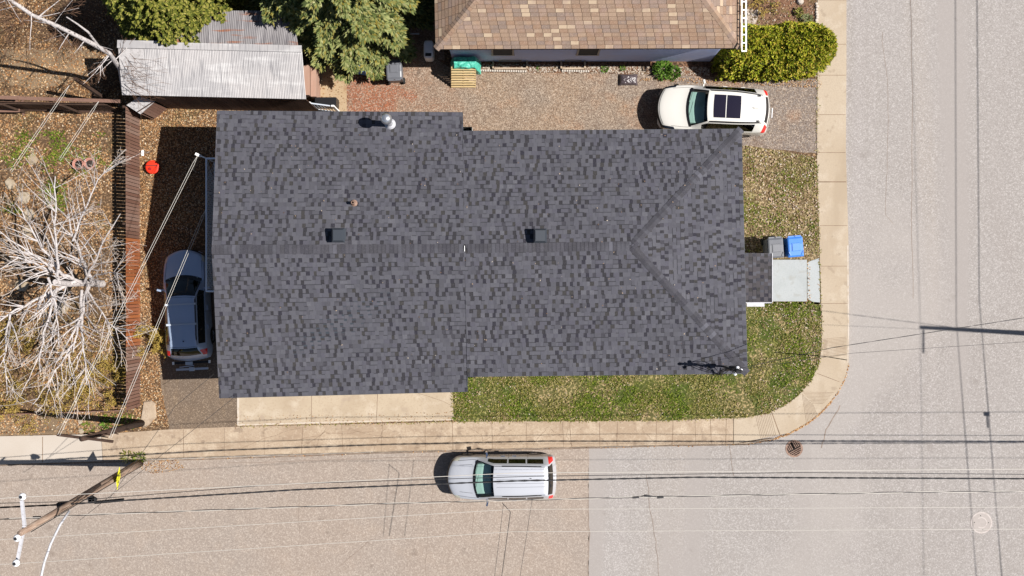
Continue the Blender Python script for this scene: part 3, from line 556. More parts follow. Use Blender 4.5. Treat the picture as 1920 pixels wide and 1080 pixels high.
# porch roof, landing
zp = 2.75
a, b, c_, d = P(1397, 474, zp), P(1447, 475, zp), P(1447, 567, zp), P(1397, 567, zp)
mb = MB(); zz = Vector((0, 0, .12)); up_ = [a + zz + Vector((-.5, 0, 0)), b, c_, d + zz + Vector((-.5, 0, 0))]; slab(mb, up_, .12); pr = mb.build('porch_roof', M['white'], house)
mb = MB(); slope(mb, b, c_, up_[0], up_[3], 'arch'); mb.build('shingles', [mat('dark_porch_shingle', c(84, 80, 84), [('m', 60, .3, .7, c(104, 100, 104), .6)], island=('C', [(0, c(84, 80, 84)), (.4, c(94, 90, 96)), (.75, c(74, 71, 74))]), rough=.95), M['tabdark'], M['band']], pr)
mb = MB(); mb.bar(b + Vector((.012, 0, 0)), c_ + Vector((.012, 0, 0)), .03, .09); mb.bar(c_ + Vector((0, -.012, -.02)), up_[3] + Vector((0, -.012, -.02)), .03, .09)
mb.box(P(1422, 570, 2.3).x, c_.y + .03, 1.9, .06, .06, 3.6); mb.bar(P(1400, 571, 2.2), P(1433, 571, 2.2), .16, .08)
mb.build('porch_trim', M['greywhite'], house)
pa, pb = P(1447, 487, .45), P(1513, 565, .45)
mb = MB(); xa = 8.1; mb.box((xa + pb.x) / 2, (pa.y + pb.y) / 2, .315, pb.x - xa, pa.y - pb.y, .63); mb.build('porch_landing', M['bluegrey'], house)
sheet('path', [(1514, 492), (1521, 489), (1536, 484), (1537.5, 567), (1524, 566), (1514, 560)], .122, M['bluegrey'], depth=.05)
# west balcony
bal = MB(); zt = 2.75; xr = P(387, 300, zt).x; y0 = P(387, 297, zt).y; y1 = P(387, 546, zt).y; xi = -10.6; zw = K * zt
bal.box((xr + xi) / 2, (y0 + y1) / 2, zw - 1.15, xi - xr, y0 - y1, .1); bc = bal.build('balcony', M['brownwood'], house)
mb = MB(); mb.tube([(xr, y0, zw), (xr, y1, zw)], .035, 8); mb.tube([(xr, y0, zw), (xi, y0, zw)], .035, 8); mb.tube([(xr, y1, zw), (xi, y1, zw)], .035, 8); mb.tube([(xr, y0, zw - 1), (xr, y1, zw - 1)], .02, 6)
for k in range(5): yy = y0 + (y1 - y0) * k / 4; mb.tube([(xr, yy, .1 if k % 2 == 0 else zw - 1.1), (xr, yy, zw)], .03, 8)
mb.build('railing', mat('blue_white_rail', (.62, .68, .78, 1), rough=.5), bc)
mb = MB(); n = 30
for k in range(n):
    ya = y0 + (y1 - y0) * k / n
    yb = max(y1, ya - .95); t = (ya - yb) / .95
    mb.bar((xr, ya, zw - .97), (xr, yb, zw - .97 + .95 * t), .012, .012); mb.bar((xr + .012, ya, zw - .03), (xr + .012, yb, zw - .03 - .95 * t), .012, .012)
mb.build('lattice', M['greypaint'], bc)
mb = MB(); ba = Vector((xr, y0, zw)); be = P(366, 288, 2.9); mb.bar(ba, be, .05, .05); mb.bar(ba.lerp(be, .5), be, .09, .05); mb.build('clothesline_bracket', M['white'], bc)
bracket = ba.lerp(be, .75)

# ------------------------------------------------------------ brown-roofed house
bh = empty('house', 'neighbouring house with a mottled brown shingle roof and pale blue wall', 'house')
zb_ = 2.8; A = P(817, 92, zb_); B = P(1389, 90, zb_); dep = 7.6; ri = 3.6
C = A + Vector((-.15, dep, 0)); D = B + Vector((.1, dep, 0)); rise = 2.0
r1 = Vector((A.x + ri, A.y + dep / 2, A.z + rise)); r2 = Vector((B.x - ri, A.y + dep / 2, A.z + rise))
mb = MB()
for q in ((A, B, r2, r1), (B, D, r2), (D, C, r1, r2), (C, A, r1)): slab(mb, q, .14)
br = mb.build('roof', M['darkwood'], bh)
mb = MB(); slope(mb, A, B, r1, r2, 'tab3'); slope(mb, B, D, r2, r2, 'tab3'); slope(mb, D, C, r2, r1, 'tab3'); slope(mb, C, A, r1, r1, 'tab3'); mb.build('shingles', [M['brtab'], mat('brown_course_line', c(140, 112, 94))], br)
mb = MB()
n1, n2 = downs(A, r1, B, C); caps(mb, A, r1, n1, n2, .15, .15)
n1, n2 = downs(B, r2, A, D); caps(mb, B, r2, n1, n2, .15, .15)
n1, n2 = downs(r1, r2, A, C); caps(mb, r1, r2, n1, n2, .15, .15)
mb.build('ridge_cap', M['brtab'], br)
wy = A.y + .44; wx0 = A.x + .42; wx1 = B.x - .4
mb = MB(); mb.quad((wx0, wy, .14), (wx1, wy, .14), (wx1, wy, 3.80), (wx0, wy, 3.80)); mb.quad((wx0, wy, .42), (wx0, wy, 3.80), (wx0, C.y - .4, 3.80), (wx0, C.y - .4, .42)); mb.quad((wx1, wy, .42), (wx1, C.y - .4, .42), (wx1, C.y - .4, 3.80), (wx1, wy, 3.80))
mb.quad((wx0, C.y - .4, .42), (wx0, C.y - .4, 3.80), (wx1, C.y - .4, 3.80), (wx1, C.y - .4, .42))
k = .14
while k < 3.7:                                    # clapboards
    mb.quad((wx0, wy - .018, k), (wx1, wy - .018, k), (wx1, wy - .003, k + .14), (wx0, wy - .003, k + .14)); mb.quad((wx0, wy - .003, k - .001), (wx1, wy - .003, k - .001), (wx1, wy - .018, k), (wx0, wy - .018, k)); k += .145
mb.build('wall', M['bluewall'], bh)
mb = MB(); mb.box((wx0 + wx1) / 2, wy + .06, .08, wx1 - wx0, .08, .2); mb.build('foundation', M['foundation'], bh)
for px in (942, 1108):
    x = P(px, 100, 2.2).x; window(bh, x, wy - .03, 1.95, .85, 1.3, 'x')
for px0, px1 in ((925, 988), (1052, 1096)):
    xa = P(px0, 130).x; xb = P(px1, 130).x; mb = MB(); yb = P(0, 131).y
    mb.box(xa, (yb + wy) / 2, .17, .07, wy - yb, .2); mb.box(xb, (yb + wy) / 2, .17, .07, wy - yb, .2); mb.box((xa + xb) / 2, yb, .17, xb - xa - .08, .07, .2); mb.build('window_well', M['walk_old'], bh)
    window(bh, (xa + xb) / 2, wy + .0, .25, (xb - xa) * .6, .22, 'x')
# white ladder-like trellis on the east eave
mb = MB(); x0 = P(1389.5, 90, 3.0).x + .03; x1 = x0 + .16; ya = P(0, 97, 3.0).y
for x in (x0, x1): mb.box(x, ya + 3, 4.2, .035 if x == x0 else .05, 6, .04)
for k in range(20): mb.box((x0 + x1) / 2, ya + .02 + k * .315, 4.2, x1 - x0 - .045, .045, .035)
tag(mb.build('ladder', M['white']), 'white ladder-like rack lying along the east eave of the brown roof', 'ladder')

# ------------------------------------------------------------ shed
shed = empty('shed', 'long shed with a weathered pale corrugated metal roof by the conifers', 'shed')
zs = 2.35
def corr(mb, a, b, c_, d, n, amp=.02, m=0):
    """corrugation across a->b, running a->d"""
    for i in range(n):
        t0 = i / n; tm = (i + .5) / n; t1 = (i + 1) / n; z = Vector((0, 0, amp))
        p0, p1, p2 = a.lerp(b, t0), a.lerp(b, tm) + z, a.lerp(b, t1); q0, q1, q2 = d.lerp(c_, t0), d.lerp(c_, tm) + z, d.lerp(c_, t1)
        k = len(mb.v); mb.v += [tuple(v) for v in (p0, p1, p2, q0, q1, q2)]; mb.f += [(k, k + 1, k + 4, k + 3), (k + 1, k + 2, k + 5, k + 4)]; mb.m += [m, m]
SA = P(229, 178, zs); SB = P(574, 186, zs); SC = P(566, 92, zs + .25); SD_ = P(221, 84, zs + .25)
mb = MB(); corr(mb, SA.lerp(SB, .14), SB, SC, SD_.lerp(SC, .14), 95, .012); sr = mb.build('roof', M['corr'], shed)
mb = MB(); slab(mb, (SA, SA.lerp(SB, .139), SD_.lerp(SC, .139), SD_), .05); mb.build('roof_panel', M['snowboard'], sr)
mb = MB(); up3 = Vector((0, 0, .04)); mb.bar(SD_ + up3, SC + up3, .26, .03); mb.bar(SD_ + up3 + Vector((0, .02, .02)), SD_.lerp(SC, .3) + up3 + Vector((0, .02, .02)), .3, .02); mb.build('ridge_flashing', M['corr'], sr)
LA = P(300, 87, zs + .2); LB = P(560, 90, zs + .2); LC = P(548, 20, zs + .05); LD = P(300, 20, zs + .05)
mb = MB(); corr(mb, LA, LB, LC, LD, 60, .012); mb.build('lean_to_roof', M['corr_old'], shed)
mb = MB()
for x in (SA.x + 2.2, SB.x - 1.1): pass
def boardwall(mb, a, b, z0, z1, wd=.145, gap=.012, th=.02, m=0):
    a = Vector(a); b = Vector(b); L = (b - a).length; d = (b - a).normalized(); n = int(L / wd); rz = math.atan2(d.y, d.x)
    for i in range(n):
        p = a + d * (i + .5) * wd; mb.box(p.x, p.y, (z0 + z1) / 2 + R.uniform(-.01, .01), wd - gap, th, z1 - z0, rz, m)
wl0 = Vector((SA.x + .75, SA.y + .07, 0)); wl1 = Vector((SB.x - .03, SB.y + .07, 0))
boardwall(mb, wl0, wl1, .1, K * zs - .03); mb.build('wall', M['brownwood'], shed)
mb = MB(); boardwall(mb, (SA.x + .7, SA.y + .1, 0), (SA.x + .7, SC.y, 0), .1, K * zs - .05); mb.build('end_wall', M['brownwood'], shed)
# low walls beside shed: red-brown strip + pinkish board
mb = MB(); a = P(569, 122, .9); b = P(573, 178, .9); mb.box((a.x + b.x) / 2 + .06, (a.y + b.y) / 2, .68, .26, a.y - b.y, 1.16); mb.box((a.x + b.x) / 2 + .32, (a.y + b.y) / 2 - .02, .58, .22, a.y - b.y, .9)
tag(mb.build('planter_wall', [mat('pink_brown_board', c(204, 164, 144), [('n', 3, .4, .7, c(222, 192, 174), .6, (1, .3, 1))])]), 'low pinkish brown board wall at the east end of the shed', 'low wall')
# gate between shed and house
ga = P(596, 207, .1); gb = P(637, 212, .1); gate = empty('gate', 'grey metal gate with black bars between shed and bungalow', 'gate', ga)
dv = gb - ga; mb = MB(); mb.box(0, 0, .85, .07, .07, 1.7); mb.build('post', M['white'], gate); mb = MB(); mb.box(dv.x, dv.y, .82, .12, .06, 1.64); mb.build('post', M['white'], gate)
mb = MB(); mb.bar((.04, 0, 1.55), (dv.x - .05, dv.y, 1.55), .05, .05); mb.bar((.04, 0, .15), (dv.x - .05, dv.y, .15), .05, .05)
for k in range(7): t = (k + .5) / 7; mb.bar((dv.x * t, dv.y * t, .15), (dv.x * t, dv.y * t, 1.55), .025, .02)
mb.build('bars', M['greypaint'], gate)
mb = MB(); mb.box(dv.x / 2, .24, .35, dv.x * .95, .36, .7); tag(mb.build('storage_box', M['black'], None, loc=ga), 'black storage box standing just behind the metal gate', 'box')

# ------------------------------------------------------------ fences
def fence(name, label, a, b, h, mats_fn, post_mat, gap=.02, wd=.145, group=None, rail_side=-1):
    a = Vector(a); b = Vector(b); d = (b - a); L = d.length; d.normalize(); nrm = Vector((-d.y, d.x, 0)) * rail_side; rz = math.atan2(d.y, d.x)
    f = empty(name, label, 'fence', a, 0, group); bm_ = {}
    n = int(L / wd)
    for i in range(n):
        s = (i + .5) * wd; key = mats_fn(s / L); m_ = bm_.setdefault(key, MB()); p = d * s
        m_.box(p.x, p.y, h / 2 + R.uniform(-.008, .008), wd - gap, .02, h, rz + R.uniform(-.02, .02))
    for key, m_ in bm_.items():
        o = m_.build('boards', M[key.strip()], f)
        if key == 'fenceorange': o['label'] = 'bright orange-brown newer boards'
    mb = MB()
    for z in (.2, h - .2): q0 = nrm * .04 + Vector((0, 0, z)); mb.bar(q0, q0 + d * L, .04, .08)
    mb.build('rail', post_mat, f)
    k = 0.0
    while k <= L:
        mb = MB(); q = d * k + nrm * .1; mb.box(q.x, q.y, h / 2, .09, .09, h, rz); mb.build('post', post_mat, f); k += 2.4
    return f
fence('fence', 'low brown board fence with an orange middle stretch west of the driveway', P(262, 212, .1), P(263, 766, .1), 1.46, lambda t: 'fenceorange' if .43 < t < .79 else ('fencegrey' if t < .5 else 'fencegrey '), M['darkwood'], gap=.022, rail_side=1 * -1)
fence('fence', 'dark brown board fence running west from the shed corner', P(-60, 205, .1), P(232, 209, .1), 1.85, lambda t: 'brownwood', M['darkwood'], rail_side=-1)
mb = MB(); mb.bar(P(-60, 181, 1.5), P(225, 190, 1.5), .14, .05); mb.bar(P(-60, 203, .2), P(215, 209, .2), .12, .1); mb.bar(P(88, 186, 1.4), P(122, 206, .2), .07, .05)
tag(mb.build('capping_board', M['fencegrey']), 'long pale capping board and brace along the dark yard fence', 'board')
mb = MB(); boardwall(mb, P(-70, 778, .1), P(238, 768, .1), .08, .42, .2, .006, .04); tag(mb.build('garden_border', M['fencegrey']), 'low wooden garden border along the street side of the west yard', 'garden border')
# box with whitened lid at the fence end
mb = MB(); pts = [P(237, 197, 1.15), P(262, 181, 1.15), P(290, 190, 1.15), P(263, 214, 1.15)]; slab(mb, pts, .05)
bx = empty('wood_bin', 'angled wooden box with a whitened lid at the fence corner', 'box'); mb.build('lid', M['snowboard'], bx)
mb = MB(); cc = sum(pts, Vector()) / 4
q4 = [cc.lerp(p, .92) for p in pts]
for i in range(4): boardwall(mb, (q4[i].x, q4[i].y, 0), (q4[(i + 1) % 4].x, q4[(i + 1) % 4].y, 0), .1, 1.54, .13, .01)
mb.build('body', M['fencegrey'], bx)
mb = MB(); mb.bar(P(258, 210, 1.22), P(288, 191, 1.22), .03, .03); mb.build('batten', M['darkwood'], bx)
# leaning post
mb = MB(); mb.bar(P(213, 196, .1), P(140, 147, 2.5), .13, .11); tag(mb.build('wooden_post', M['darkwood']), 'leaning dark wooden post behind the yard fence', 'post')
# bench at far left
bn = empty('bench', 'weathered grey slatted bench beside the yard fence', 'bench', P(10, 214, .1)); bnp = bn.location
mb = MB()
for k in range(3): mb.box(-.2, .05 + k * .27, .55 + k * .02, 2.2, .14, .04)
mb.build('seat', M['fencegrey'], bn)
for x in (-1.2, .8): mb = MB(); mb.bar((x, -.05, 0), (x - .1, .6, .55), .07, .05); mb.bar((x, .65, 0), (x - .1, 0, .55), .07, .05); mb.build('leg', M['fencegrey'], bn)

# ------------------------------------------------------------ vehicles
def mono(keys, x):
    n = len(keys); xs = [k[0] for k in keys]
    if x <= xs[0]: return list(keys[0][1:])
    if x >= xs[-1]: return list(keys[-1][1:])
    i = max(j for j in range(n - 1) if xs[j] <= x); out = []; h = xs[i + 1] - xs[i]; t = (x - xs[i]) / h
    for q in range(1, len(keys[0])):
        v = [k[q] for k in keys]; dl = [(v[j + 1] - v[j]) / (xs[j + 1] - xs[j]) for j in range(n - 1)]
        def sl(j):
            if j == 0: return dl[0]
            if j == n - 1: return dl[-1]
            return 0 if dl[j - 1] * dl[j] <= 0 else 2 * dl[j - 1] * dl[j] / (dl[j - 1] + dl[j])
        m0, m1 = sl(i) * h, sl(i + 1) * h; t2 = t * t; t3 = t2 * t
        out.append((2 * t3 - 3 * t2 + 1) * v[i] + (t3 - 2 * t2 + t) * m0 + (-2 * t3 + 3 * t2) * v[i + 1] + (t3 - t2) * m1)
    return out
def make_car(S):
    L_, W_ = S['L'], S['W']
    def surf(x, h, side):
        bow, zb, wS, wM, zM, wB, zB, wR, zR, zC = mono(S['keys'], x)
        pts = [(wS, zb), (wM, zM), (wB, zB), (wR, zR), (wR * .52, zR + (zC - zR) * .72), (0, zC), (-wR * .52, zR + (zC - zR) * .72)]
        pts = [(wS - .06, zb - .03)] + pts; i = min(int(h), 4); t = h - i; p = pts[i:i + 4]
        f = lambda a, b, c_, d: .5 * ((2 * b) + (-a + c_) * t + (2 * a - 5 * b + 4 * c_ - d) * t * t + (-a + 3 * b - 3 * c_ + d) * t * t * t)
        w_, z = f(*[q[0] for q in p]), f(*[q[1] for q in p])
        lin = (p[1][0] + (p[2][0] - p[1][0]) * t, p[1][1] + (p[2][1] - p[1][1]) * t)
        k = .45 if i in (1, 2) else .8; w_ = lin[0] + (w_ - lin[0]) * k; z = lin[1] + (z - lin[1]) * k
        return Vector((L_ / 2 - (x + bow * (w_ / W_) ** 2), side * w_, z))
    regs = S['regions']; xs = set(); hs = set(i * .25 for i in range(21))
    k = 0.0
    while k < L_: xs.add(round(k, 3)); k += .09
    xs.add(L_); 
    for (x0, x1, h0, h1, nm, mt) in regs: xs.update((x0, x1)); hs.update((h0, h1))
    xs = sorted(xs); hs = sorted(h for h in hs if h <= 5)
    xs = [x for i, x in enumerate(xs) if i == 0 or x - xs[i - 1] > 1e-3]
    hh = [(h, 1) for h in hs] + [(h, -1) for h in reversed(hs[:-1])]
    V = [[surf(x, h, s) for h, s in hh] for x in xs]
    parts = {}
    for i in range(len(xs) - 1):
        for j in range(len(hh) - 1):
            xm = (xs[i] + xs[i + 1]) / 2; hm = (hh[j][0] + hh[j + 1][0]) / 2; sd_ = hh[j][1] if hh[j][0] < 5 else -1; key = ('body', S['paint'], 0)
            for (x0, x1, h0, h1, nm, mt) in regs:
                if x0 < xm < x1 and h0 < hm < h1: key = (nm, mt, sd_ if nm in ('side_window', 'headlight', 'taillight') else 0); break
            parts.setdefault(key, []).append((i, j))
    root = empty('parked_car', S['label'], 'car', S['loc'], S['rz'], S.get('group')); root.scale = S.get('sc', (1, 1, 1))
    for (nm, mt, sd_), fs in parts.items():
        mb = MB(); mp = {}
        for i, j in fs:
            ids = []
            for a, b in ((i, j), (i, j + 1), (i + 1, j + 1), (i + 1, j)):
                if (a, b) not in mp: mp[(a, b)] = len(mb.v); mb.v.append(tuple(V[a][b]))
                ids.append(mp[(a, b)])
            mb.f.append(tuple(reversed(ids))); mb.m.append(0)
        if nm == 'body':
            for i, rev in ((0, 0), (len(xs) - 1, 1)):
                b = len(mb.v); mb.v += [tuple(p) for p in V[i]]; n = len(V[i]); half = n // 2
                for q in range(half):
                    f = (b + q, b + q + 1, b + n - 2 - q, b + n - 1 - q); mb.f.append(f if rev else tuple(reversed(f))); mb.m.append(0)
            b = len(mb.v)
            for i in range(len(xs)): mb.v += [tuple(V[i][0]), tuple(V[i][-1])]
            for i in range(len(xs) - 1): mb.f.append((b + 2 * i, b + 2 * i + 1, b + 2 * i + 3, b + 2 * i + 2)); mb.m.append(0)
        o = mb.build(nm, M[mt], root, smooth=True)
        if nm == 'body': body = o
        if 'glass' in mt or mt == 'privacy': pass
    # seam lines drawn as thin raised strips following the surface
    mb = MB()
    def seam(pts, wd=.012, off=.004):
        ps = []
        for x, h, s in pts:
            p = surf(x, h, s); e = .02; tx = surf(x + e, h, s) - p; th = surf(x, min(5, h + e), s) - surf(x, max(0, h - e), s) if True else 0
            n = tx.cross(th); n = n.normalized() if n.length > 1e-9 else Vector((0, 0, 1))
            if n.z < 0 and abs(n.z) > .2 or (n.y * s < 0 and abs(n.z) <= .2): n = -n
            ps.append((p + n * off, n))
        for (a, n0), (b, n1) in zip(ps[:-1], ps[1:]):
            d = (b - a); 
            if d.length < 1e-5: continue
            q = d.cross(n0).normalized() * wd / 2; mb.quad(a - q, b - q, b + q, a + q)
    for path in S['seams']:
        kind = path[0]
        if kind == 'x':   # along x at height param
            _, h, x0, x1, wd = path
            for s in (1, -1): seam([(x0 + (x1 - x0) * i / 14, h, s) for i in range(15)], wd)
        elif kind == 'h':
            _, x, h0, h1, wd = path
            for s in (1, -1): seam([(x, h0 + (h1 - h0) * i / 10, s) for i in range(11)], wd)
    mb.build('panel_gap', M['carblack'], root)
    # rails
    if S.get('rails'):
        for s in (1, -1):
            mb = MB(); x0, x1 = S['rails']; ps = [surf(x0 + (x1 - x0) * i / 8, 3.12, s) + Vector((0, 0, .035 if 0 < i < 8 else .0)) for i in range(9)]; mb.tube(ps, .018, 6); mb.build('roof_rail', M[S.get('railmat', 'carblack')], root, smooth=True)
    for xb in S.get('bars', ()):
        mb = MB(); a = surf(xb, 3.05, 1) + Vector((0, 0, .09)); b = surf(xb, 3.05, -1) + Vector((0, 0, .09)); mb.bar(a, b, .05, .03)
        for q in (a, b): mb.box(q.x, q.y, q.z - .04, .08, .07, .09)
        mb.build('crossbar', M['greypaint'], root)
    # mirrors
    for s in (1, -1):
        p = surf(S['mir'], 2.15, s); mb = MB(); mb.box(p.x - .01, p.y + s * .04, p.z, .05, .12, .05); mb.box(p.x - .02, p.y + s * .17, p.z + .03, .09, .2, .14, rz=-s * .25, tap=.8); mb.build('mirror', M[S['mirmat']], root)
    # wheels
    for x in S['axles']:
        for s in (1, -1):
            rw = S.get('rw', .34); y = s * (W_ - .11); X = L_ / 2 - x; mb = MB(); pr = [(-.11, rw - .03), (-.09, rw), (.09, rw), (.11, rw - .03), (.11, rw * .66)]
            n = 24; b0 = 0
            for yy, r in pr:
                for k in range(n): a = 2 * math.pi * k / n; mb.v.append((X + r * math.cos(a), y + s * yy, rw + r * math.sin(a)))
            for i in range(len(pr) - 1):
                for k in range(n): a = i * n; f = (a + k, a + (k + 1) % n, a + n + (k + 1) % n, a + n + k); mb.f.append(f if s < 0 else f[::-1]); mb.m.append(0)
            wt = mb.build('wheel', M['rubber'], root); mb = MB(); yo = y + s * .09
            for k in range(5):
                a = 2 * math.pi * k / 5 + .3; mb.bar((X, yo, rw), (X + rw * .64 * math.cos(a), yo, rw + rw * .64 * math.sin(a)), .02, .07)
            for k in range(16):
                a = 2 * math.pi * k / 16; b = 2 * math.pi * (k + 1) / 16; mb.bar((X + rw * .64 * math.cos(a), yo, rw + rw * .64 * math.sin(a)), (X + rw * .64 * math.cos(b), yo, rw + rw * .64 * math.sin(b)), .03, .03)
            mb.build('rim', M['rim'], wt)
            mb = MB(); n = 18; pa = []; ws = mono(S['keys'], x); 
            for k in range(n + 1):
                a = math.pi * k / n; pa.append(Vector((X + (rw + .05) * math.cos(a), 0, rw + (rw + .04) * math.sin(a))))
            def side_y(z):
                best = min((abs(surf(x, h / 20, s).z - z), surf(x, h / 20, s).y) for h in range(0, 41)); return best[1]
            ps = [Vector((p.x, side_y(max(p.z, ws[1])) + s * .006, p.z)) for p in pa]
            for i in range(n): mb.quad(ps[i], ps[i + 1], Vector((X, side_y(.4) + s * .004, .30)))
            mb.build('wheel_arch', M['carblack'], root)
    # interior
    xw, xr_ = S['ws']; mb = MB(); z0 = .62
    mb.box(L_ / 2 - (xw + .34), 0, S['dash_z'], .68, W_ * 1.42, .12, tap=.94); mb.build('dashboard', M['dash'], root)
    mb = MB(); mb.box(L_ / 2 - (xw + 1.6), 0, .5, 2.6, W_ * 1.5, .05); mb.build('cabin_floor', M['seat'], root)
    mb = MB()
    for xq in (xw + 1.15, xw + 2.05):
        for s in (1, -1):
            X = L_ / 2 - xq; y = s * W_ * .42; mb.box(X + .25, y, .72, .5, .48, .16); mb.box(X - .05, y, 1.0, .14, .46, .62, tilt=(-.2, 'Y')); mb.box(X - .12, y, 1.38, .09, .26, .16)
    mb.build('seat', M['seat'], root)
    mb = MB(); X = L_ / 2 - (xw + .78); n = 16; ps = [Vector((X + .06 * math.cos(2 * math.pi * k / n), W_ * .42 + .19 * math.sin(2 * math.pi * k / n), S['dash_z'] + .02 + .17 * math.cos(2 * math.pi * k / n))) for k in range(n + 1)]; mb.tube(ps, .018, 6); mb.tube([ps[0].lerp(ps[8], .5), Vector((X + .3, W_ * .42, S['dash_z'] - .05))], .03, 6); mb.build('steering_wheel', M['carblack'], root)
    # wipers
    mb = MB()
    for y, l in ((.35, .55), (-.25, .5)):
        a = surf(xw + .02, 4.2, 1); p0 = Vector((L_ / 2 - xw - .03, y, a.z + .03)); p1 = Vector((L_ / 2 - xw - .15, y - l, a.z + .06)); mb.bar(p0, p1, .015, .012)
    mb.build('wiper', M['carblack'], root)
    # handles
    for s in (1, -1):
        for x in S['handles']:
            p = surf(x, 1.75, s); mb = MB(); mb.box(p.x, p.y + s * .015, p.z, .17, .03, .03); mb.build('door_handle', M[S.get('handlemat', S['paint'])], root)
    for (X, y, z, sx, sy, sz, mt, nm) in S.get('boxes', ()):
        mb = MB(); mb.box(X, y, z, sx, sy, sz); mb.build(nm, M[mt], root)
    return root, surf
# keys: x, bow, zb, wS, wM, zM, wB, zB, wR, zR, zC
SUV = dict(sc=(1.02, 1.02, 1), L=4.70, W=.93, paint='carwhite', label='white SUV with a dark panoramic sunroof parked on the gravel driveway', keys=[
    (0.00, .36, .36, .60, .80, .52, .79, .72, .66, .80, .84), (.10, .35, .26, .72, .86, .52, .84, .84, .70, .92, .96), (.45, .36, .22, .84, .92, .56, .89, .96, .76, 1.01, 1.05), (1.10, .24, .22, .86, .93, .60, .91, 1.06, .80, 1.11, 1.16),
    (1.25, .22, .22, .86, .93, .60, .91, 1.07, .79, 1.15, 1.22), (1.62, .17, .22, .86, .93, .60, .91, 1.08, .72, 1.40, 1.47), (1.98, .12, .22, .86, .93, .60, .91, 1.10, .655, 1.62, 1.70), (2.9, .02, .22, .86, .93, .60, .91, 1.12, .65, 1.66, 1.74),
    (3.9, -.08, .22, .86, .93, .62, .90, 1.16, .60, 1.60, 1.68), (4.28, -.13, .24, .86, .92, .64, .87, 1.18, .56, 1.52, 1.60), (4.48, -.16, .26, .84, .91, .66, .84, 1.14, .60, 1.28, 1.33), (4.60, -.18, .30, .80, .88, .62, .82, .98, .66, 1.02, 1.05), (4.70, -.2, .36, .72, .82, .55, .76, .70, .6, .74, .76)],
    regions=[(0, .07, 0, 5, 'grille', 'carblack'), (.06, .46, 1.9, 2.75, 'headlight', 'win'), (1.16, 1.27, 3.0, 5, 'cowl', 'carblack'), (1.27, 1.93, 3.12, 5, 'windshield', 'carglass'), (1.68, 3.95, 2.14, 2.88, 'side_window', 'privacy'), (2.17, 2.66, 3.62, 5, 'sunroof', 'sunroof'), (2.69, 3.27, 3.62, 5, 'sunroof', 'sunroof'),
        (4.30, 4.47, 3.2, 5, 'rear_window', 'carblack'), (4.36, 4.56, 1.75, 2.95, 'taillight', 'tail'), (4.56, 4.62, 3, 5, 'rear_trim', 'carblack')],
    seams=[('x', 3.04, 1.95, 4.2, .03), ('h', 2.0, .5, 2.1, .01), ('h', 3.0, .5, 2.1, .01), ('x', 2.98, .4, 1.15, .012), ('h', .12, 3, 5, .012), ('x', .25, .3, 4.4, .06)],
    rails=(2.0, 4.1), railmat='carblack', mir=1.68, mirmat='carwhite', axles=(.88, 3.66), ws=(1.27, 1.95), dash_z=1.08, handles=(2.7, 3.5), rw=.36,
    boxes=[(-1.55, 0, 1.76, .22, .04, .05, 'carwhite', 'roof_antenna'), (-1.65, .50, 1.675, .10, .06, .03, 'carblack', 'rail_mount'), (-1.65, -.50, 1.675, .10, .06, .03, 'carblack', 'rail_mount'), (-2.38, 0, .85, .02, .4, .14, 'plate', 'licence_plate')])
SUV['loc'] = P(1330, 213, .112); SUV['loc'].z = .112; SUV['rz'] = math.pi - math.radians(3.2)
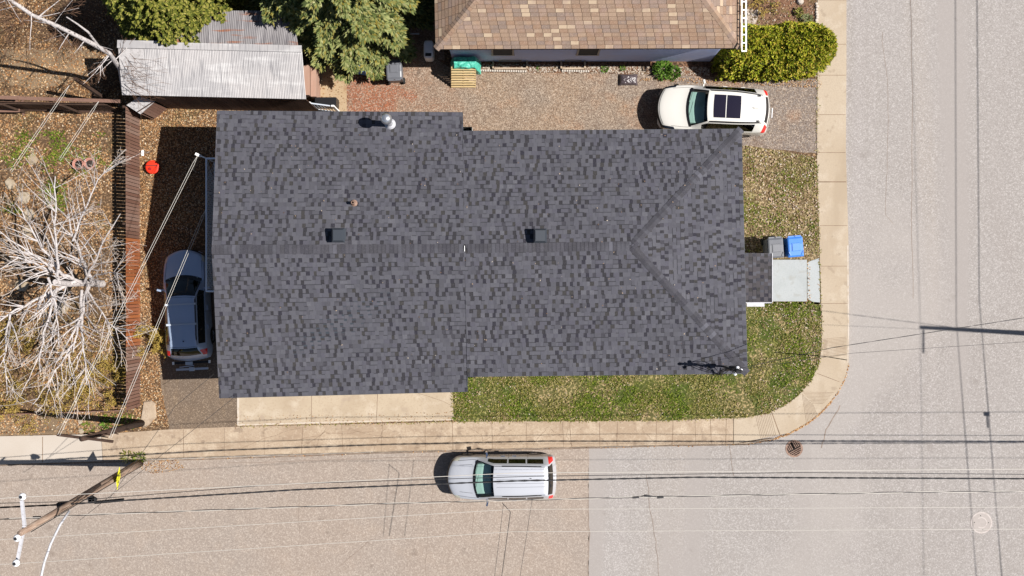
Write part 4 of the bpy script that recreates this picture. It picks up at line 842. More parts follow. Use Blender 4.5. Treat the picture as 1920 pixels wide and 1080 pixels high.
VAN = dict(L=4.60, W=.91, paint='carsilver', label='silver minivan parked along the kerb of the street', keys=[
    (0.00, .36, .36, .55, .70, .50, .70, .66, .56, .72, .75), (.10, .34, .24, .72, .84, .50, .83, .76, .70, .84, .88), (.50, .26, .2, .84, .90, .55, .87, .88, .74, .95, 1.00), (1.05, .22, .2, .86, .91, .58, .89, .98, .79, 1.05, 1.10),
    (1.18, .21, .2, .86, .91, .58, .89, 1.0, .79, 1.09, 1.15), (1.60, .16, .2, .86, .91, .58, .89, 1.03, .72, 1.36, 1.43), (1.98, .10, .2, .86, .91, .58, .89, 1.05, .655, 1.58, 1.66), (2.9, .02, .2, .86, .91, .58, .89, 1.06, .65, 1.62, 1.70),
    (4.10, -.04, .2, .86, .91, .58, .88, 1.06, .62, 1.60, 1.67), (4.26, -.06, .22, .86, .90, .58, .86, 1.04, .62, 1.50, 1.56), (4.46, -.08, .24, .84, .89, .58, .84, 1.0, .68, 1.06, 1.09), (4.52, -.09, .28, .82, .88, .56, .82, .85, .7, .90, .92), (4.60, -.1, .34, .74, .82, .5, .78, .6, .66, .63, .65)],
    regions=[(.0, .06, 2.0, 5, 'grille', 'carblack'), (.04, .34, 2.02, 3.0, 'headlight', 'head'), (1.10, 1.20, 3.0, 5, 'cowl', 'carblack'), (1.20, 1.96, 3.10, 5, 'windshield', 'carglass'), (1.62, 2.50, 2.26, 2.78, 'side_window', 'privacy'), (2.56, 3.30, 2.26, 2.78, 'side_window', 'privacy'), (3.36, 4.05, 2.26, 2.78, 'side_window', 'privacy'),
        (4.22, 4.44, 3.12, 5, 'rear_window', 'privacy'), (4.28, 4.50, 1.6, 2.9, 'taillight', 'tail')],
    seams=[('h', 1.55, .5, 2.1, .01), ('h', 2.55, .5, 2.15, .01), ('h', 3.4, .5, 2.15, .01), ('x', 2.98, .3, 1.08, .014), ('x', 3.55, .45, 1.0, .012), ('x', 3.18, 1.98, 4.1, .02), ('x', 4.3, 2.1, 4.1, .008), ('x', 4.75, 2.1, 4.1, .008), ('x', 1.5, .7, 4.0, .012)],
    rails=(2.3, 3.95), railmat='carblack', mir=1.52, mirmat='chrome', axles=(.88, 3.68), ws=(1.2, 1.95), dash_z=1.04, handles=(2.3, 2.8), rw=.32, handlemat='chrome',
    boxes=[(-1.2, -.12, 1.71, .06, .02, .04, 'carblack', 'roof_antenna'), (-2.22, 0, .95, .03, .34, .12, 'plate', 'licence_plate'), (-2.02, .2, 1.6, .05, .12, .02, 'carblack', 'brake_light_lens')])
VAN['loc'] = P(941, 888, .005); VAN['rz'] = math.pi + math.radians(.4)
WAG = dict(sc=(1.06, 1.0, 1.0), L=4.42, W=.885, paint='cargrey', label='blue-grey wagon with roof crossbars parked in the shade beside the fence', keys=[
    (0.00, .34, .32, .50, .68, .48, .70, .62, .58, .68, .71), (.10, .32, .22, .70, .82, .48, .82, .72, .70, .78, .82), (.50, .26, .2, .82, .87, .52, .85, .85, .73, .90, .94), (1.00, .22, .2, .84, .885, .56, .86, .96, .76, 1.00, 1.04),
    (1.12, .21, .2, .84, .885, .56, .86, .98, .76, 1.03, 1.08), (1.5, .16, .2, .84, .885, .56, .86, 1.0, .68, 1.26, 1.32), (1.86, .10, .2, .84, .885, .56, .86, 1.02, .60, 1.44, 1.50), (2.7, .02, .2, .84, .885, .56, .86, 1.04, .60, 1.47, 1.54),
    (3.70, -.04, .2, .84, .88, .58, .85, 1.06, .57, 1.42, 1.49), (3.92, -.08, .22, .84, .88, .58, .84, 1.06, .57, 1.36, 1.42), (4.22, -.12, .24, .82, .87, .58, .82, 1.02, .66, 1.08, 1.11), (4.32, -.13, .28, .80, .86, .56, .80, .90, .68, .94, .96), (4.42, -.14, .34, .72, .80, .5, .76, .62, .66, .66, .68)],
    regions=[(.0, .05, 1.5, 5, 'grille', 'carblack'), (.04, .32, 2.02, 2.9, 'headlight', 'head'), (1.04, 1.14, 3.0, 5, 'cowl', 'carblack'), (1.14, 1.84, 3.10, 5, 'windshield', 'privacy'), (1.55, 3.75, 2.16, 2.88, 'side_window', 'privacy'),
        (3.90, 4.20, 3.12, 5, 'rear_window', 'privacy'), (4.02, 4.26, 1.9, 2.95, 'taillight', 'tail')],
    seams=[('h', 1.5, .5, 2.1, .01), ('h', 2.45, .5, 2.15, .01), ('x', 2.98, .3, 1.02, .012), ('x', 3.05, 1.9, 3.8, .02), ('h', 1.9, 3, 5, .01), ('h', 3.85, 3, 5, .01)],
    rails=(1.95, 3.6), railmat='carblack', mir=1.42, mirmat='cargrey', axles=(.85, 3.48), ws=(1.14, 1.84), dash_z=.98, handles=(2.3, 3.1), rw=.32, bars=(2.15, 2.95),
    boxes=[(-1.4, -.05, 1.56, .05, .02, .1, 'carblack', 'roof_antenna')])
WAG['loc'] = P(362, 571, .11); WAG['rz'] = math.pi / 2 + math.radians(2.8)
make_car(SUV); make_car(VAN); wag, _ = make_car(WAG)
# bike rack on the wagon
rk = empty('bike_rack', 'silver folding bike rack hitched behind the blue-grey wagon', 'bike rack', WAG['loc'], WAG['rz'])
mb = MB(); mb.bar((-2.1, 0, .4), (-2.75, 0, .42), .06, .06); mb.build('hitch_bar', M['carblack'], rk)
for x, l in ((-2.42, 1.5), (-2.7, 1.35)):
    mb = MB(); mb.bar((x, -l / 2, .5), (x, l / 2, .5), .09, .05); mb.build('wheel_tray', M['carsilver'] if x < -2.5 else M['carblack'], rk)
mb = MB(); mb.box(-2.7, 0, .55, .16, .2, .1); mb.box(-2.45, .1, .56, .14, .3, .04); mb.bar((-2.55, -.1, .55), (-2.6, .5, .58), .03, .03, 0); mb.build('clamp', M['greypaint'], rk)
mb = MB(); mb.box(-2.42, .76, .56, .12, .06, .1); mb.box(-2.42, -.76, .56, .12, .06, .1); mb.build('wheel_hook', M['white'], rk)

# ------------------------------------------------------------ bins
def make_bin(label, loc, rz, mt, group=None):
    t = empty('wheelie_bin', label, 'bin', loc, rz, group); t.scale = (1.12, 1.14, 1.02); mb = MB()
    mb.box(0, 0, .52, .50, .62, .90, tap=1.12); mb.box(0, .0, .955, .585, .70, .035); mb.build('body', M[mt], t)
    mb = MB(); b = len(mb.v)
    rows = [(-.36, .985, .29), (-.30, 1.03, .28), (-.12, 1.06, .275), (.10, 1.07, .275), (.30, 1.045, .27), (.37, .99, .27)]
    for y, z, w_ in rows: mb.v += [(-w_, y, .97), (-w_, y, z - .02), (-w_ + .04, y, z), (w_ - .04, y, z), (w_, y, z - .02), (w_, y, .97)]
    for i in range(len(rows) - 1):
        for k in range(5): a = b + i * 6 + k; mb.f.append((a, a + 1, a + 7, a + 6)); mb.m.append(0)
    mb.f.append(tuple(b + k for k in reversed(range(6)))); mb.m.append(0); mb.f.append(tuple(b + (len(rows) - 1) * 6 + k for k in range(6))); mb.m.append(0)
    lid = mb.build('lid', M[mt], t)
    mb = MB(); mb.box(0, -.0, 1.072, .32, .30, .02, tap=.9); mb.box(0, 0, 1.088, .25, .23, .012)
    for s in (1, -1): mb.bar((s * .2, -.3, 1.035), (s * .26, -.16, 1.06), .04, .025)
    mb.build('lid_panel', M[mt], lid)
    mb = MB(); mb.tube([(-.24, .40, .97), (.24, .40, .97)], .018, 6)
    for s in (1, -1): mb.box(s * .13, .385, .97, .2, .05, .05); 
    mb.build('handle', M[mt], t)
    for s in (1, -1):
        mb = MB(); mb.tube([(s * .25, .27, .12), (s * .31, .27, .12)], .12, 16); mb.build('wheel', M['rubber'], t)
    return t
make_bin('grey wheelie bin with a long black shadow, standing alone on the reddish gravel', P(744, 140, .11), math.pi + math.radians(3), 'bin', 'wheelie bins')
make_bin('grey wheelie bin beside the blue bin near the porch', P(1442, 467, .11), math.radians(4), 'bin', 'wheelie bins')
make_bin('bright blue recycling bin next to the porch landing', P(1478, 465, .11), math.radians(5), 'binblue', 'wheelie bins')
make_bin('blue recycling bin half hidden under the big spruce', P(676, 128, .11), math.radians(80), 'binblue', 'wheelie bins')

# ------------------------------------------------------------ clutter by the brown house
a = P(846, 164, .13); b = P(892, 164, .13); c_ = P(892, 127, .95); d = P(846, 127, .95)
pal = empty('pallet', 'pale wooden pallet leaning against the tarp-covered stack', 'pallet', (0, 0, 0))
mb = MB(); n = 8
for i in range(n):
    t = (i + .35) / n; p = a.lerp(d, t); q = b.lerp(c_, t); mb.bar(p, q, .070, .02)
mb.build('slats', M['palewood'], pal)
for k, t in enumerate((.02, .5, .98)): mb = MB(); o_ = Vector((0, .03, -.06)); mb.bar(a.lerp(b, t) + o_, d.lerp(c_, t) + o_, .05, .09); mb.build('runner', M['palewood'], pal)
mb = MB(); nx, ny = 26, 16; X0, Y0 = P(843, 133, .9).x, P(0, 133, .8).y; X1 = P(901, 133, .8).x; Y1 = wy - .1
for j in range(ny + 1):
    for i in range(nx + 1):
        u = i / nx; v = j / ny; x = X0 + (X1 - X0) * u; y = Y0 + (Y1 - Y0) * v; ed = min(1, min(u, 1 - u, v * 1.4, (1 - v) * 3) * 7)
        z = .45 + .95 * ed ** .6 + .09 * nz(x, y, 2.6, 4) + .05 * nz(x, y, 6, 8); mb.v.append((x + .06 * nz(x, y, 4, 2), y + .06 * nz(y, x, 4, 7), z))
for j in range(ny):
    for i in range(nx): k = j * (nx + 1) + i; mb.f.append((k, k + 1, k + nx + 2, k + nx + 1)); mb.m.append(0)
bn_ = len(mb.v)
tag(mb.build('tarp', M['tarp'], smooth=False), 'crumpled green tarp draped over a stack against the blue wall', 'tarp')
# bag
def pillow(name, cx, cy, w_, d_, h_, mt, rz=0, z0=.11):
    mb = MB(); n, m_ = 16, 12
    for s in (1, 0):
        for j in range(m_ + 1):
            for i in range(n + 1):
                u = i / n * 2 - 1; v = j / m_ * 2 - 1; e = (1 - abs(u) ** 3) ** .5 * (1 - abs(v) ** 3) ** .5; pin = 1 - .10 * (1 - v * v) * 0; x = u * w_ / 2 * (1 + .05 * v * v); y = v * d_ / 2 * (1 - .06 * (1 - u * u))
                mb.v.append((x, y, (h_ * (.25 + .75 * e) if s else 0) + (nz(u * 2, v * 2, 1.5, 3) * .02 if s else 0)))
        b = 0 if s else (n + 1) * (m_ + 1)
        for j in range(m_):
            for i in range(n): k = b + j * (n + 1) + i; f = (k, k + 1, k + n + 2, k + n + 1); mb.f.append(f if s else f[::-1]); mb.m.append(0)
    o = mb.build(name, mt, smooth=True); q = P(cx, cy, z0); o.location = q; o.rotation_euler = (0, 0, rz); return o
tag(pillow('garbage_bag', 1178, 150, .75, .48, .22, M['bag']), 'shiny dark plastic bag of soil lying beside the gravel driveway', 'bag')
# white edging bricks
k = 0
for px0, px1, y in ((902, 987, 132.5), (1055, 1104, 133)):
    x = px0
    while x < px1:
        q = P(x, y + (x - px0) * .02, .12); mb = MB(); mb.box(0, 0, .03, .075, .085, .06, tap=.9)
        o = mb.build('edging_brick', M['brick']); o.location = q; o.rotation_euler = (0, 0, R.uniform(-.1, .1))
        tag(o, 'small white edging brick in the row along the window wells', 'brick', 'white edging bricks by the blue wall'); x += 4.4
# garden edging stones top right
for i in range(9):
    q = P(1531 + R.uniform(-1, 1), 2 + i * 5.2 - (8 if i == 0 else 0), .12); mb = MB(); s = R.uniform(.05, .08)
    mb.lathe(0, 0, [(s, 0), (s * 1.05, s * .4), (s * .7, s * .9), (s * .1, s)], 7); o = mb.build('edging_stone', M['whiteedge']); o.location = q
    tag(o, 'white edging stone in the line between garden bed and sidewalk', 'stone', 'edging stones along the garden bed')
mb = MB(); mb.lathe(0, 0, [(.12, 0), (.15, .05), (.11, .12), (.02, .14)], 9); o = mb.build('garden_rock', M['walk_white']); o.location = P(1500, 3, .11); tag(o, 'pale round rock at the top of the garden bed', 'rock')
# white chair-like barbecue in the shade
q = P(815, 92, .1); g = empty('wheelbarrow', 'upturned white plastic cart standing in the shade of the brown roof', 'cart', q, 0)
g.location = P(806, 100, .1)
mb = MB(); rows = []
for z, s_ in ((.12, 1), (.62, 1), (.70, .93), (.73, .8)):
    ring = []
    for k in range(20): a = 2 * math.pi * k / 20; ca, sa = math.cos(a), math.sin(a); ring.append((.21 * s_ * abs(ca) ** .45 * (1 if ca > 0 else -1), .39 * s_ * abs(sa) ** .45 * (1 if sa > 0 else -1), z))
    rows.append(ring)
for r_ in rows: mb.v += r_
for i in range(3):
    for k in range(20): a = i * 20; mb.f.append((a + k, a + (k + 1) % 20, a + 20 + (k + 1) % 20, a + 20 + k)); mb.m.append(0)
mb.f.append(tuple(60 + k for k in range(20))); mb.m.append(0); mb.build('tub', M['white'], g)
mb = MB(); mb.box(0, -.23, .735, .25, .13, .02); mb.build('opening', M['black'], g)
for x in (-.17, .17): mb = MB(); mb.tube([(x, .1, .1), (x + .03, .1, .1)], .1, 12); mb.build('wheel', M['rubber'], g)
mb = MB(); mb.bar(P(776, 35.5, .5), P(816, 35.5, .5), .06, .06); tag(mb.build('pipe', M['white']), 'white pipe sticking out from under the west eave of the brown roof', 'pipe')
mb = MB(); mb.bar(P(764, 63, .4), P(786, 63.5, .4), .05, .05); tag(mb.build('pipe', M['greypaint']), 'thin grey bar lying in shade beside the white cart', 'bar')
mb = MB(); mb.bar(P(800, 118, .13), P(808, 101, .6), .03, .03); tag(mb.build('stick', M['polewood']), 'thin stick leaning in the shade below the white cart', 'stick')

# small yard items
def pot(px, py, label):
    q = P(px, py, .1); t = empty('flower_pot', label, 'pot', q, 0, 'terracotta pots'); mb = MB(); mb.lathe(0, 0, [(.14, 0), (.19, .2), (.235, .2), (.235, .27), (.19, .27), (.185, .2), (.001, .2)], 22); mb.build('pot', M['terra'], t); mb = MB(); mb.lathe(0, 0, [(.18, .19), (.12, .215), (.01, .22)], 16); mb.build('soil', M['potsoil'], t)
pot(151, 309, 'left one of two pink terracotta pots of dark soil'); pot(172, 308, 'right one of two pink terracotta pots of dark soil')
t = empty('bucket', 'round red plastic bucket with a lid on the leaf litter by the fence', 'bucket', P(291, 315, .1)); mb = MB(); mb.lathe(0, 0, [(.22, 0), (.27, .28), (.285, .28), (.285, .33), (.24, .35), (.05, .36)], 24); mb.build('body', M['red'], t)
mb = MB(); mb.lathe(-.09, -.08, [(.07, .36), (.065, .38), (.02, .385)], 12); mb.build('cap', mat('dark_red_plastic', (.25, .01, .01, 1)), t); mb = MB(); mb.tube([(-.25, .05, .37), (-.1, .06, .41), (.12, .06, .41), (.24, .05, .37)], .015, 6); mb.build('handle', M['signblack'], t)
mb = MB(); mb.tube([(0, -.12, .05), (0, .08, .05), (0, .12, .05)], [.06, .06, .03], 10); t = mb.build('plastic_jug', M['white']); t.location = P(268, 287, .1); tag(t, 'small white plastic jug lying next to the fence', 'jug')

# ------------------------------------------------------------ street furniture
# main utility pole
base = P(262, 868, 0); topz = 7.2; tp = P(38, 1000, topz)
pole = empty('utility_pole', 'weathered wooden utility pole with white crossarm at the lower left', 'utility pole', base)
rel = lambda v: Vector(v) - base
mb = MB(); mb.tube([Vector((0, 0, 0)).lerp(rel(tp), t) for t in (0, .15, .4, .7, 1)], [.17, .16, .145, .12, .10], 14); mb.build('shaft', M['polewood'], pole, smooth=True)
ar = [P(41, 938, topz - .25), P(46, 985, topz - .25), P(33, 1050, topz - .25)]; mb = MB(); mb.bar(rel(ar[0]), rel(ar[1]), .09, .09); mb.bar(rel(ar[1]), rel(ar[2]), .09, .09); mb.build('crossarm', M['greywhite'], pole)
ins = [P(40, 932, topz), P(30, 1010, topz + .05), P(28, 1057, topz)]
for v in ins:
    mb = MB(); q = rel(v); mb.lathe(q.x, q.y, [(.03, -.25), (.03, -.14), (.11, -.12), (.12, -.06), (.09, 0), (.05, .03), (.02, .04)], 14, z0=q.z); iz = mb.build('insulator', M['porcelain'], pole, smooth=True)
    mb = MB(); mb.lathe(q.x, q.y, [(.055, .032), (.05, .05), (.02, .055)], 12, z0=q.z); mb.build('insulator_cap', M['wireb'], iz)
mb = MB(); la = P(130, 958, 5.9); lp = [la, P(112, 985, 6.2), P(95, 1020, 6.45), P(83, 1055, 6.6), P(74, 1095, 6.7), P(66, 1150, 6.7)]; mb.tube([rel(v) for v in lp], .04, 8); mb.build('lamp_arm', M['greywhite'], pole, smooth=True)
mb = MB(); q = rel(P(64, 1160, 6.68)); mb.box(q.x, q.y, q.z, .3, .6, .14, tap=.8); mb.build('lamp_head', M['greypaint'], pole)
z = 4.6
for (x0, y0_, x1, y1_, s_) in ((108, 947, 128, 945, .17), (62, 970, 76, 970, .08), (178, 942, 232, 937, .1)): mb = MB(); mb.bar(rel(P(x0, y0_, z)), rel(P(x1, y1_, z)), s_, s_); mb.build('cable_box', M['wireb'], pole)
for k in range(5): mb = MB(); q = rel(P(172 + R.uniform(-8, 6), 935 + R.uniform(-3, 6), 4.9)); mb.box(q.x, q.y, q.z, R.uniform(.08, .2), R.uniform(.08, .15), .15, R.uniform(0, 1)); mb.build('terminal_box', M['wireb'], pole)
mb = MB(); ps = [Vector((0, 0, 0)).lerp(rel(tp), t) + Vector((.14 - .04 * t, -.1, 0)) for t in (.0, .3, .6, .95)]; mb.tube(ps, .015, 5); mb.build('ground_wire', M['wireb'], pole)
# sign
sg = empty('warning_sign', 'yellow diamond warning sign with black walking figures on the utility pole', 'sign', P(222 + 45, 897 - 28, 0)); cc = P(222, 897, 2.15); sl = cc - sg.location
hv, hh_ = .48, .45; ax = Vector((.10, 1, 0)).normalized(); vv = Vector((.25, 0, 1)).normalized(); nr = ax.cross(vv).normalized()
if nr.x < 0: nr = -nr
def diamond(c0, s_, th, mt, nm, par):
    mb = MB(); pts = [c0 + vv * hv * s_, c0 + ax * hh_ * s_, c0 - vv * hv * s_, c0 - ax * hh_ * s_]; f = [p + nr * th for p in pts]; bk = [p - nr * th for p in pts]; b = len(mb.v); mb.v += [tuple(v) for v in f + bk]; mb.f += [(0, 1, 2, 3), (7, 6, 5, 4)] + [(i, 4 + i, 4 + (i + 1) % 4, (i + 1) % 4) for i in range(4)]; mb.m += [0] * 6; return mb.build(nm, mt, par)
pl = diamond(sl, 1, .008, M['yellow'], 'plate', sg)
mb = MB()
for oy, sc_ in ((.13, 1.0), (-.14, .85)):
    c0 = sl + nr * .011 + ax * oy
    def L2(a, b, wd): 
        pa, pb = c0 + ax * a[0] * sc_ + vv * a[1] * sc_, c0 + ax * b[0] * sc_ + vv * b[1] * sc_; dd = (pb - pa).normalized().cross(nr) * wd / 2; mb.quad(pa - dd, pb - dd, pb + dd, pa + dd)
    L2((0, .14), (0, .20), .055); L2((0, .12), (0, -.03), .06); L2((0, -.03), (.07, -.17), .035); L2((0, -.03), (-.06, -.17), .035); L2((0, .1), (.08, .0), .028); L2((0, .1), (-.07, .02), .028)
mb.build('walking_figures', M['signblack'], pl)
# clothesline post
cb = P(267, 793, .1); ctop = P(153, 823, 3.95); cp = empty('clothesline_post', 'dark wooden clothesline post with crossbars beside the sidewalk', 'post', cb); rl = lambda v: Vector(v) - cb
mb = MB(); mb.tube([rl(cb), rl(ctop)], [.15, .10], 10); mb.build('shaft', M['darkwood'], cp, smooth=True)
mb = MB(); mb.bar(rl(P(107, 815, 3.9)), rl(P(212, 828, 3.9)), .09, .09); mb.build('crossbar', M['darkwood'], cp)
for k, (xa, ya_, xb, yb_, z) in enumerate(((157, 812, 202, 820, 3.3), (168, 810, 208, 816, 2.9), (190, 806, 222, 814, 2.3), (218, 804, 250, 808, 1.6))): mb = MB(); mb.bar(rl(P(xa, ya_, z)), rl(P(xb, yb_, z)), .04, .04); mb.build('rung', M['darkwood'], cp)
# marker rod
mb = MB(); mb.tube([P(1545, 668, .1), P(1588, 675, 2.0)], .018, 6); tag(mb.build('marker_rod', M['black']), 'thin black marker rod standing at the edge of the lawn by the sidewalk', 'rod')
# drain and manhole
q = P(1489, 841, 0); dr = empty('storm_drain', 'rusty round storm drain grate in the street by the curved kerb', 'drain', q)
mb = MB(); mb.lathe(0, 0, [(.37, .004), (.37, .012), (.30, .012)], 30); mb.f.pop(); mb.m.pop(); mb.build('ring', M['rust'], dr); mb = MB(); mb.lathe(0, 0, [(.305, .006), (.30, .0065)], 28); mb.build('pit', mat('grate_shadow', c(44, 34, 30)), dr)
mb = MB()
for k in range(-4, 5):
    t = k * .074
    l = math.sqrt(max(0, .3 ** 2 - t * t)); d1 = Vector((math.cos(.5), math.sin(.5), 0)); n1_ = Vector((-d1.y, d1.x, 0)); c0 = n1_ * t
    if k < 0: mb.bar(c0 - d1 * l + Vector((0, 0, .012)), c0 + d1 * l + Vector((0, 0, .012)), 0.03, .012)
    else:
        d1, n1_ = n1_, d1; 
        for s in (-1, 1): c1 = n1_ * t * s; mb.bar(c1 + Vector((0, 0, .012)), c1 + d1 * l + Vector((0, 0, .012)), .03, .012)
mb.build('grate', M['rust'], dr)
q = P(1840, 980, 0); mh = empty('manhole', 'round pale manhole cover in the street at the lower right', 'manhole', q)
mb = MB(); mb.lathe(0, 0, [(.46, .004), (.46, .01), (.405, .010)], 40); mb.f.pop(); mb.m.pop(); mb.build('ring', M['manring'], mh)
mb = MB(); mb.lathe(0, 0, [(.405, .006), (.40, .008)], 36); cv = mb.build('cover', M['manhole'], mh)
mb = MB(); ps = [Vector((.22 * math.cos(a / 10), .22 * math.sin(a / 10), .011)) for a in range(-22, 23)]; mb.strip(ps, .04); mb.build('inner_ring', M['manring'], cv)
mb = MB()
for a in (0, 1.7, 3.1, 4.9): mb.lathe(.30 * math.cos(a), .30 * math.sin(a), [(.022, .0095), (.02, .010)], 8)
mb.build('bolt_hole', M['dark'], cv)

# wires
def wire(label, pts, r, mt, sag=0, n=28, group='overhead wires', wob=0, name='power_line'):
    pts = [Vector(p) for p in pts]; out = []
    for a, b in zip(pts[:-1], pts[1:]):
        for i in range(n): t = i / n; p = a.lerp(b, t); p.z -= sag * 4 * t * (1 - t); out.append(p + Vector((0, R.uniform(-wob, wob), R.uniform(-wob, wob))))
    out.append(pts[-1]); mb = MB(); mb.tube(out, r, 5); o = mb.build(name, mt); tag(o, label, 'wire', group); return o
h_ = 7.15
wire('thin pale overhead wire nearest the sidewalk, from the upper insulator', [P(-500, 965, h_), ins[0], P(960, 887, h_), P(2100, 878, h_), P(3600, 870, h_)], .011, M['wirew'])
wire('thin pale overhead wire of the middle insulator', [P(-500, 1035, h_), ins[1], P(960, 955, h_), P(2100, 950, h_), P(3600, 946, h_)], .008, M['wirew'])
wire('lowest thin pale overhead wire across the street', [P(-500, 1080, h_), ins[2], P(960, 997, h_), P(2100, 991, h_), P(3600, 986, h_)], .008, M['wirew'])
def twisted(label, pts, r, n=60, wob=.03, mt='wireb', z=4.7, period=.9):
    b = [Vector(p) for p in pts]; mb = MB()
    for ph in (0, math.pi):
        out = []
        for a_, b_ in zip(b[:-1], b[1:]):
            L_ = (b_ - a_).length; m_ = max(8, int(L_ / .22))
            for i in range(m_): t = i / m_; q = a_.lerp(b_, t); s_ = q.x / period * 6.28; out.append(q + Vector((0, math.cos(s_ + ph) * wob, math.sin(s_ + ph) * wob)))
        out.append(b[-1]); mb.tube(out, r, 5, m=0 if ph == 0 else 1)
    o = mb.build('power_line', [M[mt], M['wirew'] if mt == 'wiremix' else M[mt]]); return tag(o, label, 'wire', 'overhead wires')
M['wiremix'] = M['wireb']
twisted('thick black cable bundle running over the silver minivan', [P(-500, 975, 4.8), P(120, 946, 4.8), P(240, 938, 4.8), P(560, 918, 4.7), P(960, 902, 4.6), P(1300, 895, 4.6), P(2000, 898, 4.7), P(3500, 902, 4.7)], .022, wob=.014)
wire('thin dark wire just above the thick cable bundle', [P(-500, 955, 5.1), P(110, 941, 5.1), P(520, 908, 5.0), P(1000, 893, 5.0), P(1500, 886, 5.0), P(2000, 890, 5.0), P(3500, 894, 5.0)], .012, M['wireb'])
twisted('braided black and bare wire passing just below the silver minivan', [P(-500, 995, 5.6), P(60, 971, 5.6), P(170, 965, 5.6), P(700, 945, 5.5), P(1200, 932, 5.5), P(1700, 923, 5.6), P(2100, 920, 5.6), P(3500, 915, 5.6)], .012, wob=.018, period=2.6, mt='wiremix')
mb = MB()
for xa, ya_, xb, yb_ in ((1186, 933, 1198, 932), (1208, 929, 1220, 931), (1232, 933, 1244, 932)): mb.bar(P(xa, ya_, 5.5), P(xb, yb_, 5.5), .06, .06)
mb.tube([P(1198, 932, 5.5), P(1212, 928, 5.52), P(1232, 933, 5.5)], .02, 5); tag(mb.build('cable_clamp', M['wireb']), 'black splice clamps on the braided wire right of the minivan', 'clamp')
# east pole line (casts the long shadows on the wide road)
ep = Vector((27.5, -2.25, 0)); epole = empty('utility_pole', 'tall utility pole beyond the right edge whose shadow crosses the road', 'utility pole', ep)
mb = MB(); mb.tube([(0, 0, 0), (0, 0, 12.6)], [.15, .075], 12); mb.build('shaft', M['polewood'], epole, smooth=True)
mb = MB(); mb.bar((-.05, -.1, 12.4), (-.05, -1.1, 12.4), .05, .05); mb.build('lamp_arm', M['greypaint'], epole)
def gshadow(px, py, h): q = P(px, py, 0); h = h * K; return Vector((q.x + SD.x * h, q.y + SD.y * h, h))
for (h1, r_, a_, b_, c2, lb) in ((7.7, .022, (1790, -400), (1793, 600), (1836, 1150), 'upper of the two cables along the wide road'), (6.8, .024, (1829, -400), (1836, 560), (1884, 1150), 'lower of the two cables along the wide road')):
    twisted(lb, [gshadow(*a_, h1), gshadow(*b_, h1), gshadow(*c2, h1)], r_ * .5, wob=.010, period=1.2)
wire('thin top wire along the wide road', [gshadow(1695, -400, 9), gshadow(1725, 600, 9), gshadow(1733, 1150, 9)], .008, M['wireb'])
q = gshadow(1850, 776, 6.8); mb = MB(); mb.box(q.x, q.y, q.z, .15, .18, .15); mb.bar(q, q + Vector((0.05, -.6, 0)), .04, .04); tag(mb.build('cable_box', M['wireb']), 'black junction box hanging on the lower cable of the wide road', 'junction box')
# line to house mast
twisted('service cable from the roof mast to the pole across the road', [top + Vector((.1, .05, -.2)), P(1560, 652, 5.4), P(1920, 596, 6.2), Vector((27.4, -2.2, 10.2))], .006, wob=.008, period=1.6)
wire('thin telephone wire from the roof mast across the road', [top + Vector((.1, 0, -.4)), P(1600, 662, 5.2), P(1920, 641, 6.0), Vector((27.4, -2.3, 9.6))], .006, M['wireb'])
wire('service wire dropping from the junction over the minivan towards the street', [P(942, 943, 4.4), P(957, 960, 4.25), P(938, 1100, 4.3)], .012, M['wireb'], n=6)
wire('thin drop wire left of the black service wire', [P(944, 945, 4.4), P(925, 1100, 4.3)], .007, M['wireb'], n=6)
wire('thin drop wire right of the black service wire', [P(998, 935, 4.4), P(972, 1100, 4.3)], .007, M['wireb'], n=6)
wire('thin drop wire from the utility pole to the sidewalk corner', [P(205, 935, 4.9), P(330, 760, 3.9), P(415, 690, 3.4), ], .008, M['wireb'], n=8)
wire('long thin dark wire slanting over the asphalt drive', [P(150, 975, 5), P(443, 742, 3.7)], .008, M['wireb'], n=8)
# clotheslines
ca, cb2 = P(110, 816, 3.95), P(207, 821, 3.95)
def cline(a, b, label):
    d = (b - a).normalized(); n_ = Vector((-d.y, d.x, 0)) * .04; mb = MB()
    for s in (1, -1): mb.tube([a, a + d * .4 + n_ * s] + [(a + n_ * s).lerp(b + n_ * s, t) for t in (.2, .4, .6, .8, 1)], .0065, 5)
    tag(mb.build('clothesline', M['wireg']), label, 'clothesline', 'white clotheslines')
cline(bracket, ca, 'double white clothesline from the balcony bracket over the fence')
cline(P(386, 392, 2.75), cb2, 'double white clothesline passing above the blue-grey wagon')
cline(P(130, 160, 1.9), P(20, 322, 1.9), 'short double clothesline in the far left yard')
cline(P(185, 190, 1.9), P(112, 300, 1.9), 'short double clothesline ending at the yard fence cap')

